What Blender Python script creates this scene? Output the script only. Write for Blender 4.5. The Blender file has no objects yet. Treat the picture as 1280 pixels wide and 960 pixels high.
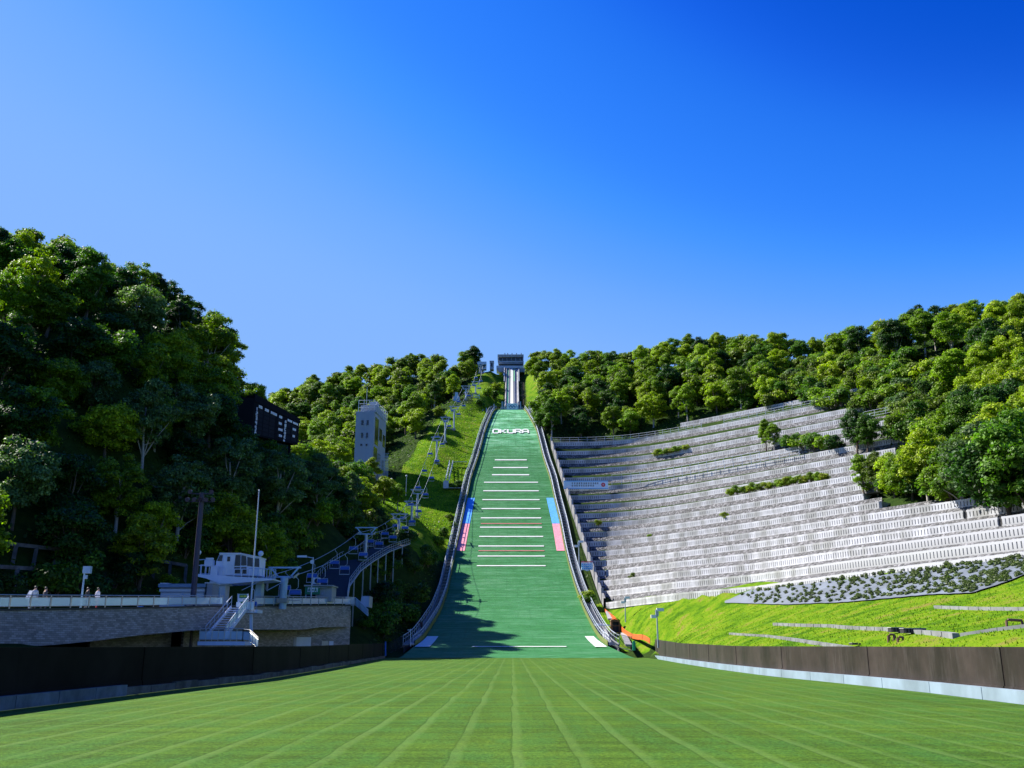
import bpy, bmesh, math, random
import numpy as np
from mathutils import Vector, Matrix
random.seed(7); rng = np.random.default_rng(7)
R = math.radians
scene = bpy.context.scene
col = scene.collection

# ------------------------------------------------------------------ camera
FPX, PITCH, EYE = 1182.0, R(15.4), 1.6          # focal length in pixels of a 1280 wide frame
cam_d = bpy.data.cameras.new('camera'); cam = bpy.data.objects.new('camera', cam_d); col.objects.link(cam)
cam.location = (0, 0, EYE); cam.rotation_euler = (R(90) + PITCH, 0, 0)
cam_d.sensor_width = 36; cam_d.lens = 36 * FPX / 1280
cam_d.clip_start = 0.1; cam_d.clip_end = 9000
scene.camera = cam

# ------------------------------------------------------------------ sky and sun
SUN_AZ = R(-64)          # clockwise from +Y seen from above: left of and beyond the camera
SUN_EL = R(44)
world = bpy.data.worlds.new('World'); scene.world = world; world.use_nodes = True
wn = world.node_tree.nodes; wl = world.node_tree.links
bg = wn['Background']
sky = wn.new('ShaderNodeTexSky'); sky.sky_type = 'NISHITA'; sky.sun_disc = False
sky.sun_elevation = SUN_EL; sky.sun_rotation = SUN_AZ
sky.air_density = 1.0; sky.dust_density = 0.05; sky.ozone_density = 3.0; sky.altitude = 300
# polarised, deep blue rendering of that sky: one tone curve per channel
SKYK = 0.135
g1 = wn.new('ShaderNodeVectorMath'); g1.operation = 'SCALE'; g1.inputs['Scale'].default_value = SKYK
cv = wn.new('ShaderNodeRGBCurve'); g2 = wn.new('ShaderNodeVectorMath'); g2.operation = 'SCALE'; g2.inputs['Scale'].default_value = 1 / SKYK
CV = ([(0, 0), (.10, .0), (.126, .003), (.147, .02), (.167, .04), (.19, .10), (.217, .18), (.25, .23), (.35, .25), (1, .27)],
      [(0, 0), (.15, .03), (.222, .09), (.259, .19), (.289, .25), (.306, .30), (.34, .375), (.373, .43), (.42, .47), (1, .51)],
      [(0, 0), (.25, .30), (.42, .65), (.496, .93), (.55, 1.0), (1, 1.0)])
for k_, pts_ in enumerate(CV):
    cu = cv.mapping.curves[k_]
    while len(cu.points) < len(pts_): cu.points.new(.5, .5)
    for p_, (x_, y_) in zip(cu.points, pts_): p_.location = (x_, y_); p_.handle_type = 'AUTO_CLAMPED'
cv.mapping.update()
wl.new(sky.outputs[0], g1.inputs[0]); wl.new(g1.outputs[0], cv.inputs['Color']); wl.new(cv.outputs[0], g2.inputs[0]); wl.new(g2.outputs[0], bg.inputs['Color'])
bg.inputs['Strength'].default_value = 0.059
sun_d = bpy.data.lights.new('sun', 'SUN'); sun = bpy.data.objects.new('sun', sun_d); col.objects.link(sun)
sun_d.energy = 5.0; sun_d.angle = R(0.5); sun_d.color = (1.0, 0.95, 0.86)
SUN = Vector((math.sin(SUN_AZ) * math.cos(SUN_EL), math.cos(SUN_AZ) * math.cos(SUN_EL), math.sin(SUN_EL)))
sun.rotation_euler = SUN.to_track_quat('Z', 'Y').to_euler()
scene.view_settings.view_transform = 'Standard'; scene.view_settings.look = 'None'
scene.view_settings.exposure = 1.2; scene.view_settings.gamma = 1.0
scene.cycles.max_bounces = 6; scene.cycles.transparent_max_bounces = 8

# ------------------------------------------------------------------ survey helpers (photo pixel + distance -> place)
SP, CP = math.sin(PITCH), math.cos(PITCH)
def ray(px, py):
    v = 480 - py
    return (px - 640, FPX * CP - v * SP, FPX * SP + v * CP)
def at(px, py, Y):
    r = ray(px, py); k = Y / r[1]
    return Vector((r[0] * k, Y, EYE + r[2] * k))
def atz(px, py, z):
    r = ray(px, py); k = (z - EYE) / r[2]
    return Vector((r[0] * k, r[1] * k, z))
def proj(p):
    z = p[2] - EYE; d = p[1] * CP + z * SP
    return (640 + FPX * p[0] / d, 480 - FPX * (z * CP - p[1] * SP) / d)

# ------------------------------------------------------------------ object helpers
def tag(o, label=None, cat=None, group=None, kind=None):
    if label: o['label'] = label
    if cat: o['category'] = cat
    if group: o['group'] = group
    if kind: o['kind'] = kind
    return o
def thing(name, label, cat, loc=(0, 0, 0), rz=0.0, group=None):
    o = bpy.data.objects.new(name, None); col.objects.link(o)
    o.empty_display_size = 0.3
    o.location = loc; o.rotation_euler = (0, 0, rz)
    return tag(o, label, cat, group)
class MB:
    def __init__(s): s.v = []; s.f = []
    def add(s, vs, fs):
        n = len(s.v); s.v += [tuple(v) for v in vs]; s.f += [tuple(i + n for i in f) for f in fs]; return s
    def box(s, c, d, rz=0.0, m=None):
        vs = []
        M = Matrix.Rotation(rz, 3, 'Z') if m is None else m
        for z in (-.5, .5):
            for (x, y) in ((-.5, -.5), (.5, -.5), (.5, .5), (-.5, .5)):
                vs.append(Vector(c) + M @ Vector((x * d[0], y * d[1], z * d[2])))
        return s.add(vs, [(3, 2, 1, 0), (4, 5, 6, 7), (0, 1, 5, 4), (1, 2, 6, 5), (2, 3, 7, 6), (3, 0, 4, 7)])
    def beam(s, a, b, w, h=None, up=(0, 0, 1)):
        a, b = Vector(a), Vector(b); h = h or w
        d = (b - a); L = d.length
        if L < 1e-6: return s
        y = d / L; u = Vector(up)
        if abs(y.dot(u)) > .98: u = Vector((0, 1, 0)) if abs(y.y) < .9 else Vector((1, 0, 0))
        x = y.cross(u).normalized(); z = x.cross(y)
        M = Matrix((x, y, z)).transposed()
        return s.box((a + b) / 2, (w, L, h), m=M)
    def tube(s, pts, r, n=6, cap=True, r2=None):
        pts = [Vector(p) for p in pts]; N = len(pts); base = len(s.v); ref = Vector((0, 0, 1))
        for i, p in enumerate(pts):
            t = (pts[min(i + 1, N - 1)] - pts[max(i - 1, 0)]).normalized()
            u = ref if abs(t.dot(ref)) < .95 else Vector((1, 0, 0))
            a = t.cross(u).normalized(); b = t.cross(a)
            rr = r if r2 is None else r + (r2 - r) * i / (N - 1)
            for k in range(n):
                q = 2 * math.pi * k / n
                s.v.append(tuple(p + a * math.cos(q) * rr + b * math.sin(q) * rr))
        for i in range(N - 1):
            for k in range(n):
                k2 = (k + 1) % n
                s.f.append((base + i * n + k, base + i * n + k2, base + (i + 1) * n + k2, base + (i + 1) * n + k))
        if cap:
            s.f.append(tuple(base + k for k in range(n))[::-1]); s.f.append(tuple(base + (N - 1) * n + k for k in range(n)))
        return s
    def ball(s, c, r, n=10, m=6, sz=1.0):
        c = Vector(c); b = len(s.v)
        for i in range(m + 1):
            t = math.pi * i / m
            for k in range(n):
                q = 2 * math.pi * k / n
                s.v.append((c.x + r * math.sin(t) * math.cos(q), c.y + r * math.sin(t) * math.sin(q), c.z + r * sz * math.cos(t)))
        for i in range(m):
            for k in range(n):
                k2 = (k + 1) % n
                s.f.append((b + i * n + k, b + (i + 1) * n + k, b + (i + 1) * n + k2, b + i * n + k2))
        return s
    def prism(s, poly, vec):
        vec = Vector(vec); n = len(poly); poly = [Vector(p) for p in poly]
        return s.add(poly + [p + vec for p in poly],
                     [tuple(range(n))[::-1], tuple(range(n, 2 * n))] + [(i, (i + 1) % n, n + (i + 1) % n, n + i) for i in range(n)])
    def grid(s, rows):
        n = len(rows[0]); b = len(s.v)
        for r in rows: s.v += [tuple(p) for p in r]
        for i in range(len(rows) - 1):
            for j in range(n - 1):
                s.f.append((b + i * n + j, b + i * n + j + 1, b + (i + 1) * n + j + 1, b + (i + 1) * n + j))
        return s
    def mesh(s, name, mat, off=None, smooth=False, bevel=0):
        me = bpy.data.meshes.new(name)
        v = s.v if off is None else [(a[0] - off[0], a[1] - off[1], a[2] - off[2]) for a in s.v]
        me.from_pydata(v, [], s.f)
        if mat: me.materials.append(mat)
        if smooth: me.polygons.foreach_set('use_smooth', [True] * len(me.polygons))
        me.update()
        return me
def put(name, me, parent=None):
    o = bpy.data.objects.new(name, me); col.objects.link(o)
    if parent is not None: o.parent = parent
    return o
def part(name, mb, mat, parent, world=True, label=None, kind=None, smooth=False):
    """mesh part; world=True: coordinates are world ones, parent is an unrotated empty or a part of one"""
    off = None
    if world and parent is not None:
        off = Vector((0, 0, 0)); q = parent
        while q is not None: off = off + q.location; q = q.parent
    o = put(name, mb.mesh(name, mat, off, smooth), parent)
    return tag(o, label=label, kind=kind)
def dup(o, parent=None):
    c = o.copy(); col.objects.link(c)
    if parent is not None: c.parent = parent
    for ch in [k for k in ALLCH.get(o.name, [])]: dup(ch, c)
    return c
ALLCH = {}
def index_children(root):
    for o in [root] + list(root.children_recursive): ALLCH[o.name] = list(o.children)
def copy_tree(root, loc, rz=None, label=None, sc=None):
    if root.name not in ALLCH: index_children(root)
    c = dup(root); c.location = loc
    if rz is not None: c.rotation_euler = (0, 0, rz)
    if label: c['label'] = label
    if sc: c.scale = (sc, sc, sc)
    return c

# ------------------------------------------------------------------ materials
MATS = {}
def material(name, rgb, rough=.75, metal=0.0, var=.12, scale=2.0, bump=0.0, bscale=None, spec=.4, stain=0.0, rgb2=None, noise_stretch=None):
    if name in MATS: return MATS[name]
    m = bpy.data.materials.new(name); m.use_nodes = True
    n, l = m.node_tree.nodes, m.node_tree.links
    b = n['Principled BSDF']
    b.inputs['Roughness'].default_value = rough; b.inputs['Metallic'].default_value = metal
    b.inputs['Specular IOR Level'].default_value = spec
    tc = n.new('ShaderNodeTexCoord'); mp = n.new('ShaderNodeMapping'); l.new(tc.outputs['Object'], mp.inputs[0])
    if noise_stretch: mp.inputs['Scale'].default_value = noise_stretch
    ns = n.new('ShaderNodeTexNoise'); ns.inputs['Scale'].default_value = scale; ns.inputs['Detail'].default_value = 6
    ns.inputs['Roughness'].default_value = .65
    l.new(mp.outputs[0], ns.inputs['Vector'])
    rp = n.new('ShaderNodeValToRGB')
    rp.color_ramp.elements[0].position = .3; rp.color_ramp.elements[1].position = .72
    lo = tuple(c * (1 - var) for c in rgb); hi = tuple(min(1, c * (1 + var)) for c in rgb) if rgb2 is None else rgb2
    rp.color_ramp.elements[0].color = (*lo, 1); rp.color_ramp.elements[1].color = (*hi, 1)
    l.new(ns.outputs[0], rp.inputs[0])
    out = rp.outputs[0]
    if stain:
        n2 = n.new('ShaderNodeTexNoise'); n2.inputs['Scale'].default_value = scale * .33; n2.inputs['Detail'].default_value = 8
        m2 = n.new('ShaderNodeMapping'); m2.inputs['Scale'].default_value = (1, 1, .25); l.new(tc.outputs['Object'], m2.inputs[0]); l.new(m2.outputs[0], n2.inputs['Vector'])
        r2 = n.new('ShaderNodeValToRGB'); r2.color_ramp.elements[0].position = .42; r2.color_ramp.elements[1].position = .62
        r2.color_ramp.elements[0].color = (1, 1, 1, 1); r2.color_ramp.elements[1].color = (1 - stain, 1 - stain, 1 - stain * 1.1, 1)
        l.new(n2.outputs[0], r2.inputs[0])
        mx = n.new('ShaderNodeMix'); mx.data_type = 'RGBA'; mx.blend_type = 'MULTIPLY'; mx.inputs[0].default_value = 1
        l.new(out, mx.inputs[6]); l.new(r2.outputs[0], mx.inputs[7]); out = mx.outputs[2]
    l.new(out, b.inputs['Base Color'])
    if bump:
        nb = n.new('ShaderNodeTexNoise'); nb.inputs['Scale'].default_value = bscale or scale * 6; nb.inputs['Detail'].default_value = 5
        l.new(tc.outputs['Object'], nb.inputs['Vector'])
        bp = n.new('ShaderNodeBump'); bp.inputs['Strength'].default_value = min(1, bump); bp.inputs['Distance'].default_value = max(.02, bump * .1)
        l.new(nb.outputs[0], bp.inputs['Height']); l.new(bp.outputs[0], b.inputs['Normal'])
    MATS[name] = m
    return m
def NN(m): return m.node_tree.nodes, m.node_tree.links
def mixc(n, l, fac, a, b, mode='MIX'):
    mx = n.new('ShaderNodeMix'); mx.data_type = 'RGBA'; mx.blend_type = mode
    for sock, v in ((0, fac), (6, a), (7, b)):
        if isinstance(v, (int, float)): mx.inputs[sock].default_value = v
        elif isinstance(v, tuple): mx.inputs[sock].default_value = (*v, 1)
        else: l.new(v, mx.inputs[sock])
    return mx.outputs[2]
def ramp(n, l, src, stops):
    r = n.new('ShaderNodeValToRGB'); e = r.color_ramp.elements
    while len(e) < len(stops): e.new(.5)
    for k, (p, c) in enumerate(stops):
        e[k].position = p; e[k].color = (*c, 1) if isinstance(c, tuple) else (c, c, c, 1)
    l.new(src, r.inputs[0]); return r.outputs[0]
def noise(n, l, vec, scale, detail=5, rough=.6, stretch=None):
    if stretch:
        mp = n.new('ShaderNodeMapping'); mp.inputs['Scale'].default_value = stretch; l.new(vec, mp.inputs[0]); vec = mp.outputs[0]
    t = n.new('ShaderNodeTexNoise'); t.inputs['Scale'].default_value = scale; t.inputs['Detail'].default_value = detail
    t.inputs['Roughness'].default_value = rough; l.new(vec, t.inputs['Vector']); return t.outputs[0]
def math_(n, l, op, a, b=None):
    t = n.new('ShaderNodeMath'); t.operation = op
    for k, v in enumerate((a, b)):
        if v is None: continue
        if isinstance(v, (int, float)): t.inputs[k].default_value = v
        else: l.new(v, t.inputs[k])
    return t.outputs[0]

white_paint = material('white_paint', (.72, .74, .78), .5, var=.06, scale=1.5, stain=.15)
grey_steel = material('grey_steel', (.36, .39, .43), .45, .4, var=.1, scale=3)
pale_steel = material('pale_steel', (.42, .47, .53), .45, .2, var=.08, scale=3)
lift_paint = material('lift_paint', (.34, .48, .62), .5, .1, var=.1, scale=2)
dark_steel = material('dark_steel', (.05, .05, .06), .5, .3, var=.2)
mast_paint = material('mast_paint', (.055, .045, .07), .55, .1, var=.2)
concrete = material('concrete', (.42, .42, .41), .9, var=.12, scale=1.2, bump=.3, bscale=12, stain=.3)
pale_concrete = material('pale_concrete', (.33, .34, .36), .85, var=.1, scale=.8, bump=.15, bscale=9, stain=.2)
blue_plastic = material('blue_plastic', (.015, .10, .42), .4, var=.08)
glass_dark = material('window_glass', (.008, .011, .014), .22, var=.3, scale=.6, spec=.6)
brown_board = material('brown_board', (.040, .029, .026), .5, var=.35, scale=1.1, stain=.5, bump=.1, bscale=3)
base_pad = material('base_pad', (.25, .33, .41), .55, var=.1, scale=1.5, stain=.25)
tower_panel = material('tower_panel', (.32, .37, .45), .7, var=.05, scale=.5, stain=.12)
wood = material('dark_wood', (.16, .075, .03), .7, var=.3, scale=3)
orange_net = material('orange_net', (.55, .11, .012), .6, var=.25, scale=2.5)
green_paint = material('green_paint', (.02, .20, .09), .5)
ink = material('ink', (.03, .03, .035), .6)
red_print = material('red_print', (.55, .03, .05), .6)
blue_print = material('blue_print', (.05, .35, .70), .6)
banner_cloth = material('banner_cloth', (.62, .78, .88), .6, var=.05)
white_print = material('white_print', (.8, .82, .84), .6, var=.03)

n, l = NN(brown_board); b = n['Principled BSDF']; src = b.inputs['Base Color'].links[0].from_socket
tcb = n.new('ShaderNodeTexCoord')
st_ = ramp(n, l, noise(n, l, tcb.outputs['Object'], 1.3, 8, .75, (3.0, 3.0, .35)), [(.52, 0.0), (.72, .55)])
sc_ = ramp(n, l, noise(n, l, tcb.outputs['Object'], 6.0, 6, .8, (1, 1, 2.5)), [(.66, 0.0), (.74, .8)])
src = mixc(n, l, st_, src, (.085, .074, .070)); src = mixc(n, l, sc_, src, (.16, .15, .15))
l.new(src, b.inputs['Base Color'])

# tiles of the bridge wall
tile_mat = material('tile_cladding', (.3, .27, .25)); n, l = NN(tile_mat)
bs = n['Principled BSDF']; bs.inputs['Roughness'].default_value = .55
uv = n.new('ShaderNodeUVMap'); uv.uv_map = 'UVMap'
br = n.new('ShaderNodeTexBrick'); l.new(uv.outputs[0], br.inputs['Vector'])
br.inputs['Scale'].default_value = 1.0; br.inputs['Brick Width'].default_value = .46; br.inputs['Row Height'].default_value = .15
br.inputs['Mortar Size'].default_value = .012; br.inputs['Color1'].default_value = (.22, .20, .185, 1)
br.inputs['Color2'].default_value = (.44, .40, .37, 1); br.inputs['Mortar'].default_value = (.12, .11, .10, 1); br.inputs['Bias'].default_value = -.15
l.new(mixc(n, l, .5, br.outputs[0], noise(n, l, uv.outputs[0], .6), 'SOFT_LIGHT'), bs.inputs['Base Color'])
bp = n.new('ShaderNodeBump'); bp.inputs['Distance'].default_value = .02; bp.inputs['Strength'].default_value = .6; bp.invert = True
l.new(br.outputs['Fac'], bp.inputs['Height']); l.new(bp.outputs[0], bs.inputs['Normal'])

# rail glass
rail_glass = bpy.data.materials.new('rail_glass'); rail_glass.use_nodes = True
n, l = NN(rail_glass); b = n['Principled BSDF']
b.inputs['Base Color'].default_value = (.55, .72, .82, 1); b.inputs['Roughness'].default_value = .12
b.inputs['Alpha'].default_value = .55

# foliage: colour comes from the object's own tone
def foliage(name, lo, hi, trans=.35):
    m = bpy.data.materials.new(name); m.use_nodes = True; n, l = NN(m)
    b = n['Principled BSDF']; b.inputs['Roughness'].default_value = .55; b.inputs['Specular IOR Level'].default_value = .25
    oi = n.new('ShaderNodeObjectInfo'); tc = n.new('ShaderNodeTexCoord'); geo = n.new('ShaderNodeNewGeometry')
    v = ramp(n, l, geo.outputs['Random Per Island'], [(0, .55), (.55, 1.0), (1, 1.75)])
    c = mixc(n, l, 1.0, oi.outputs['Color'], v, 'MULTIPLY')
    big = ramp(n, l, noise(n, l, tc.outputs['Object'], .35, 2), [(.35, lo), (.65, hi)])
    c = mixc(n, l, 1.0, c, big, 'MULTIPLY')
    l.new(c, b.inputs['Base Color'])
    tr = n.new('ShaderNodeBsdfTranslucent'); l.new(mixc(n, l, 1.0, c, (1.25, 1.6, .4), 'MULTIPLY'), tr.inputs[0])
    mx = n.new('ShaderNodeMixShader'); mx.inputs[0].default_value = trans
    l.new(b.outputs[0], mx.inputs[1]); l.new(tr.outputs[0], mx.inputs[2]); l.new(mx.outputs[0], n['Material Output'].inputs[0])
    return m
leaf_mat = foliage('leaves', (.75, .8, .7), (1.25, 1.2, 1.1))
bark_pale = material('pale_bark', (.34, .31, .28), .85, var=.35, scale=3, noise_stretch=(1, 1, 3))
bark_dark = material('dark_bark', (.10, .075, .055), .9, var=.3, scale=3)

# ------------------------------------------------------------------ the landing profile: photo row -> distance, edges
PR = [  # row, distance, left edge px, right edge px
    (822, 122, 500, 792), (808, 133, 517.5, 760), (800, 141, 529, 749), (785, 151, 539, 740), (765, 164, 551, 730), (740, 177, 560, 720),
    (710, 191, 566, 711), (688, 201, 570.5, 706), (655, 215, 577.5, 700), (625, 228, 584, 692.5), (600, 239.5, 589, 687.5),
    (575, 252, 597.5, 679), (538, 274, 607.5, 670), (514, 292, 617.5, 657)]
_Y = np.array([p[1] for p in PR], float)
_z = np.array([at(640, p[0], p[1]).z for p in PR]); _z[0] = 0
_l = np.array([at(p[2], p[0], p[1]).x for p in PR]); _r = np.array([at(p[3], p[0], p[1]).x for p in PR])
_Y = np.concatenate([_Y, [298, 304]]); _z = np.concatenate([_z, [75.2, 76.2]]); _l = np.concatenate([_l, [-4.2, -4]]); _r = np.concatenate([_r, [3.4, 3.2]])
yy = np.linspace(110, 304, 389)
def smooth(a, k=13):
    p = np.pad(a, k, mode='edge') if True else a
    p[:k] = 2 * a[0] - a[k:0:-1]; p[-k:] = 2 * a[-1] - a[-2:-k - 2:-1]
    w = np.hanning(2 * k + 1); w /= w.sum(); return np.convolve(p, w, 'valid')
zz = np.interp(yy, _Y, _z); zz[yy < 122] = 0; zz = smooth(zz); zz[yy < 119] = 0
ll = smooth(np.interp(yy, _Y, _l)); rr = smooth(np.interp(yy, _Y, _r))
def PZ(Y): return float(np.interp(Y, yy, zz))
def PL(Y): return float(np.interp(Y, yy, ll))
def PRr(Y): return float(np.interp(Y, yy, rr))
def row_to_Y(py):
    best = min(yy, key=lambda Y: abs(proj((0, Y, PZ(Y)))[1] - py)); return float(best)

# ------------------------------------------------------------------ the grandstand rows: level contours round the bowl
NR = 17
def bottom_edge(px): return np.interp(px, [757, 845, 940, 1060, 1172, 1280, 1400], [753, 741, 733, 716, 702, 689, 675])
def softpos(d, k=28.0): return k * math.log1p(math.exp(d / k)) if d < 600 else d
def stand_row_px(t, px):
    """photo row of contour t (0 bottom .. 1 top) in column px"""
    y0 = 753 - 200 * (t ** .93)
    sl = .145 + .055 * min(t, 1.0)
    y = y0 - sl * (softpos(px - 785) - softpos(700 - 785))
    if t < .5:
        w = 1 - t / .5; y = y + w * (bottom_edge(px) - (753 - .145 * softpos(px - 785)))
    return y
def stand_z(t):
    y0 = 753 - 200 * (t ** .93); Y = row_to_Y(y0) - 1
    return at(720, y0, Y).z
SZ = {}
def stand_pt(t, px):
    k = round(t, 4)
    if k not in SZ: SZ[k] = stand_z(t)
    return atz(px, stand_row_px(t, px), SZ[k])
def stand_left(t): return 757 - 67 * (t ** .9)

# ------------------------------------------------------------------ terrain
ctl = []
def C(x, y, z): ctl.append((x, y, z))
def Cp(px, py, Y, dz=0.0): p = at(px, py, Y); ctl.append((p.x, p.y, p.z + dz))
for y in (-60, -20, 20, 50, 80, 105):
    for x in (-19, 0, 19): C(x, y, 0)
C(-60, -60, 0); C(60, -60, 2); C(-120, -60, 10); C(120, -60, 10)
C(-28, 35, 0); C(-27, 60, 0); C(-24, 85, 0); C(-21, 105, 0); C(-30, 75, .5)
C(-42, 70, 3.4); C(-46, 85, 4.8); C(-38, 104, 5.2); C(-33, 118, 5.7); C(-52, 60, 3.5); C(-60, 30, 5); C(-80, 20, 12)
# left hill
C(-52, 84, 9); C(-61, 97, 24); C(-75, 128, 53); C(-62, 150, 54); C(-56, 172, 53); C(-52, 188, 47); C(-90, 100, 44); C(-100, 60, 40)
C(-75, 60, 20); C(-50, 110, 22); C(-46, 130, 30); C(-120, 200, 66); C(-160, 120, 70); C(-90, 200, 50); C(-80, 250, 46); C(-130, 260, 66)
C(-36, 140, 20); C(-48, 152, 38); C(-44, 165, 36); C(-36, 175, 27); C(-27, 188, 23); C(-40, 200, 37); C(-170, 40, 45)
C(-28, 128, 6.0); C(-26, 140, 9.5); Cp(456, 705, 150); Cp(498, 680, 178); Cp(514, 656, 200); Cp(521, 645, 210)
C(-20, 135, 3.0); C(-17.5, 150, 4.0); C(-17, 165, 8.0)
Cp(545, 571, 248); Cp(556, 547, 262); Cp(567, 531, 273); Cp(582, 500, 300); Cp(594, 492, 308); Cp(600, 468, 338)
Cp(462, 598, 235, -1); Cp(500, 600, 236, -4); C(-40, 262, 50); C(-52, 300, 66)
# middle hill
Cp(340, 487, 380, -12); Cp(400, 462, 370, -12); Cp(470, 447, 355, -11); Cp(530, 440, 350, -11); Cp(585, 436, 345, -12)
C(-100, 480, 80); C(0, 480, 100); C(-160, 400, 80)
Cp(450, 500, 310, -10); Cp(540, 480, 318, -10); Cp(380, 510, 320, -12)
# around the inrun
Cp(615, 463, 345); Cp(662, 463, 345); Cp(660, 500, 310); Cp(618, 500, 308)
# right forest skyline
Cp(668, 441, 355, -12); Cp(750, 436, 340, -11); Cp(850, 421, 315, -11); Cp(950, 411, 290, -11); Cp(1030, 415, 275, -11); Cp(1120, 386, 250, -11); Cp(1200, 373, 225, -11); Cp(1280, 371, 200, -11)
C(150, 340, 88); C(60, 440, 90); C(180, 250, 78); C(160, 170, 62); C(140, 120, 48); C(120, 60, 30); C(170, 30, 30)
for t in (0, .09, .17, .25, .37, .5, .62, .75, .88, 1.0):
    zs = stand_z(t)
    for px in (700, 730, 760, 800, 840, 885, 930, 1030, 1130, 1190, 1250, 1380):
        if t > .8 and px > 1100: continue
        if t > .55 and px > 1300: continue
        p = atz(px, stand_row_px(t, px), zs)
        ctl.append((p.x, p.y, p.z - (1.6 if t > 0 else 1.2)))
for (px, py) in ((800, 800), (900, 806), (1050, 808)): p = atz(px, py, 1.55); 
C(20, 112, 2.2); C(19, 90, 1.6); C(19, 60, 1.3); C(19, 30, 1.2); C(24, 30, 2.2); C(30, 30, 3.5); C(30, 50, 4.5)
_bc = [stand_pt(0, px) for px in (745, 770, 800, 845, 900, 960, 1020, 1080, 1140, 1200, 1280, 1400)]; BZ = _bc[0].z
BCX = np.array([p.x for p in _bc] + [_bc[-1].x + 14]); BCY = np.array([p.y for p in _bc] + [0.0])
ctl = np.array(ctl)
def tps(d2): return 0.5 * d2 * np.log(d2 + 1e-9)
P0 = ctl[:, :2] / 100.0; Nn = len(ctl)
K = tps(((P0[:, None] - P0[None]) ** 2).sum(-1)) + np.eye(Nn) * 2e-4
A = np.block([[K, np.c_[np.ones(Nn), P0]], [np.c_[np.ones(Nn), P0].T, np.zeros((3, 3))]])
coef = np.linalg.solve(A, np.concatenate([ctl[:, 2], np.zeros(3)]))
def sstep(x, a, b):
    t = np.clip((x - a) / (b - a), 0, 1); return t * t * (3 - 2 * t)
def ground(x, y):
    x = np.asarray(x, float); y = np.asarray(y, float); sh = x.shape
    X = np.clip(x.ravel(), -200, 200); Yv = np.clip(y.ravel(), -60, 460)
    q = np.c_[X, Yv] / 100.0
    z = np.empty(len(q))
    for i in range(0, len(q), 8000):
        qq = q[i:i + 8000]
        d2 = ((qq[:, None] - P0[None]) ** 2).sum(-1)
        z[i:i + 8000] = tps(d2) @ coef[:Nn] + coef[Nn] + qq @ coef[Nn + 1:]
    # grass bank between the board wall and the terraces: an even slope
    xw = np.interp(Yv, [0, 26, 60, 90, 118, 135, 150], [14.5, 14.7, 16.2, 17.4, 18.3, 15.5, 13.5]); o_ = np.argsort(BCY)
    xb = np.interp(Yv, BCY[o_], BCX[o_])
    f = (X - xw) / np.maximum(xb - xw, 2.0)
    zb_ = 1.2 + .55 * sstep(Yv, 60, 118) + (BZ - 1.6 - .55 * sstep(Yv, 60, 118)) * np.clip(f, 0, 1) ** 1.1
    w = sstep(f, -.1, .05) * (1 - sstep(f, 1.02, 1.35)) * sstep(Yv, -20, 10) * (1 - sstep(Yv, 128, 146))
    z = z * (1 - w) + w * zb_
    # outrun
    ins = 1 - sstep(np.abs(X), 16.5, 18.5)
    ins = ins * (1 - sstep(Yv, 118, 124))
    z = z * (1 - ins) + ins * (-.35)
    # landing corridor
    pl = np.interp(Yv, yy, ll) - 1.8; pr = np.interp(Yv, yy, rr) + 1.8
    dist = np.maximum(np.maximum(pl - X, X - pr), 0)
    wid_ = 5.0 + np.where(X < 0, 11.0 * sstep(Yv, 200, 222) * (1 - sstep(Yv, 285, 300)), 0)
    w = (1 - sstep(dist, 1.0, wid_)) * sstep(Yv, 117, 123) * (1 - sstep(Yv, 300, 312))
    z = z * (1 - w) + w * (np.interp(Yv, yy, zz) - .9)
    wi = (1 - sstep(np.abs(X), 5.0, 9.0)) * sstep(Yv, 298, 303) * (1 - sstep(Yv, 352, 362))
    z = z * (1 - wi) + wi * (np.interp(Yv, [298, 304, 345, 362], [74.0, IZ0 - 2.2, IZ1 - 2.4, IZ1 + 1.5]))
    return z.reshape(sh)
IZ0, IZ1 = at(640, 507, 304).z, at(640, 461, 345).z
def G(x, y): return float(ground(np.array([x]), np.array([y]))[0])

xs = np.concatenate([[-3000, -1200, -600, -350], np.arange(-200, 200.1, 2.0), [350, 600, 1200, 3000]])
ys = np.concatenate([[-3000, -1000, -300, -120], np.arange(-60, 460.1, 2.0), [600, 1000, 3000]])
XX, YY = np.meshgrid(xs, ys); ZZ = ground(XX, YY)
ZZ += (np.sin(XX * .31 + YY * .17) * np.cos(YY * .23 - XX * .11) * .22) * np.where(XX > 0, np.clip((XX - 60) / 20, 0, 1), np.clip((-XX - 22) / 4, 0, 1))
V = np.stack([XX, YY, ZZ], -1).reshape(-1, 3); nx = len(xs); ny = len(ys)
I = (np.arange(ny - 1)[:, None] * nx + np.arange(nx - 1)[None]).ravel()
me = bpy.data.meshes.new('hillside')
me.from_pydata(V.tolist(), [], np.stack([I, I + 1, I + nx + 1, I + nx], -1).tolist())
me.polygons.foreach_set('use_smooth', [True] * len(me.polygons))
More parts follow.
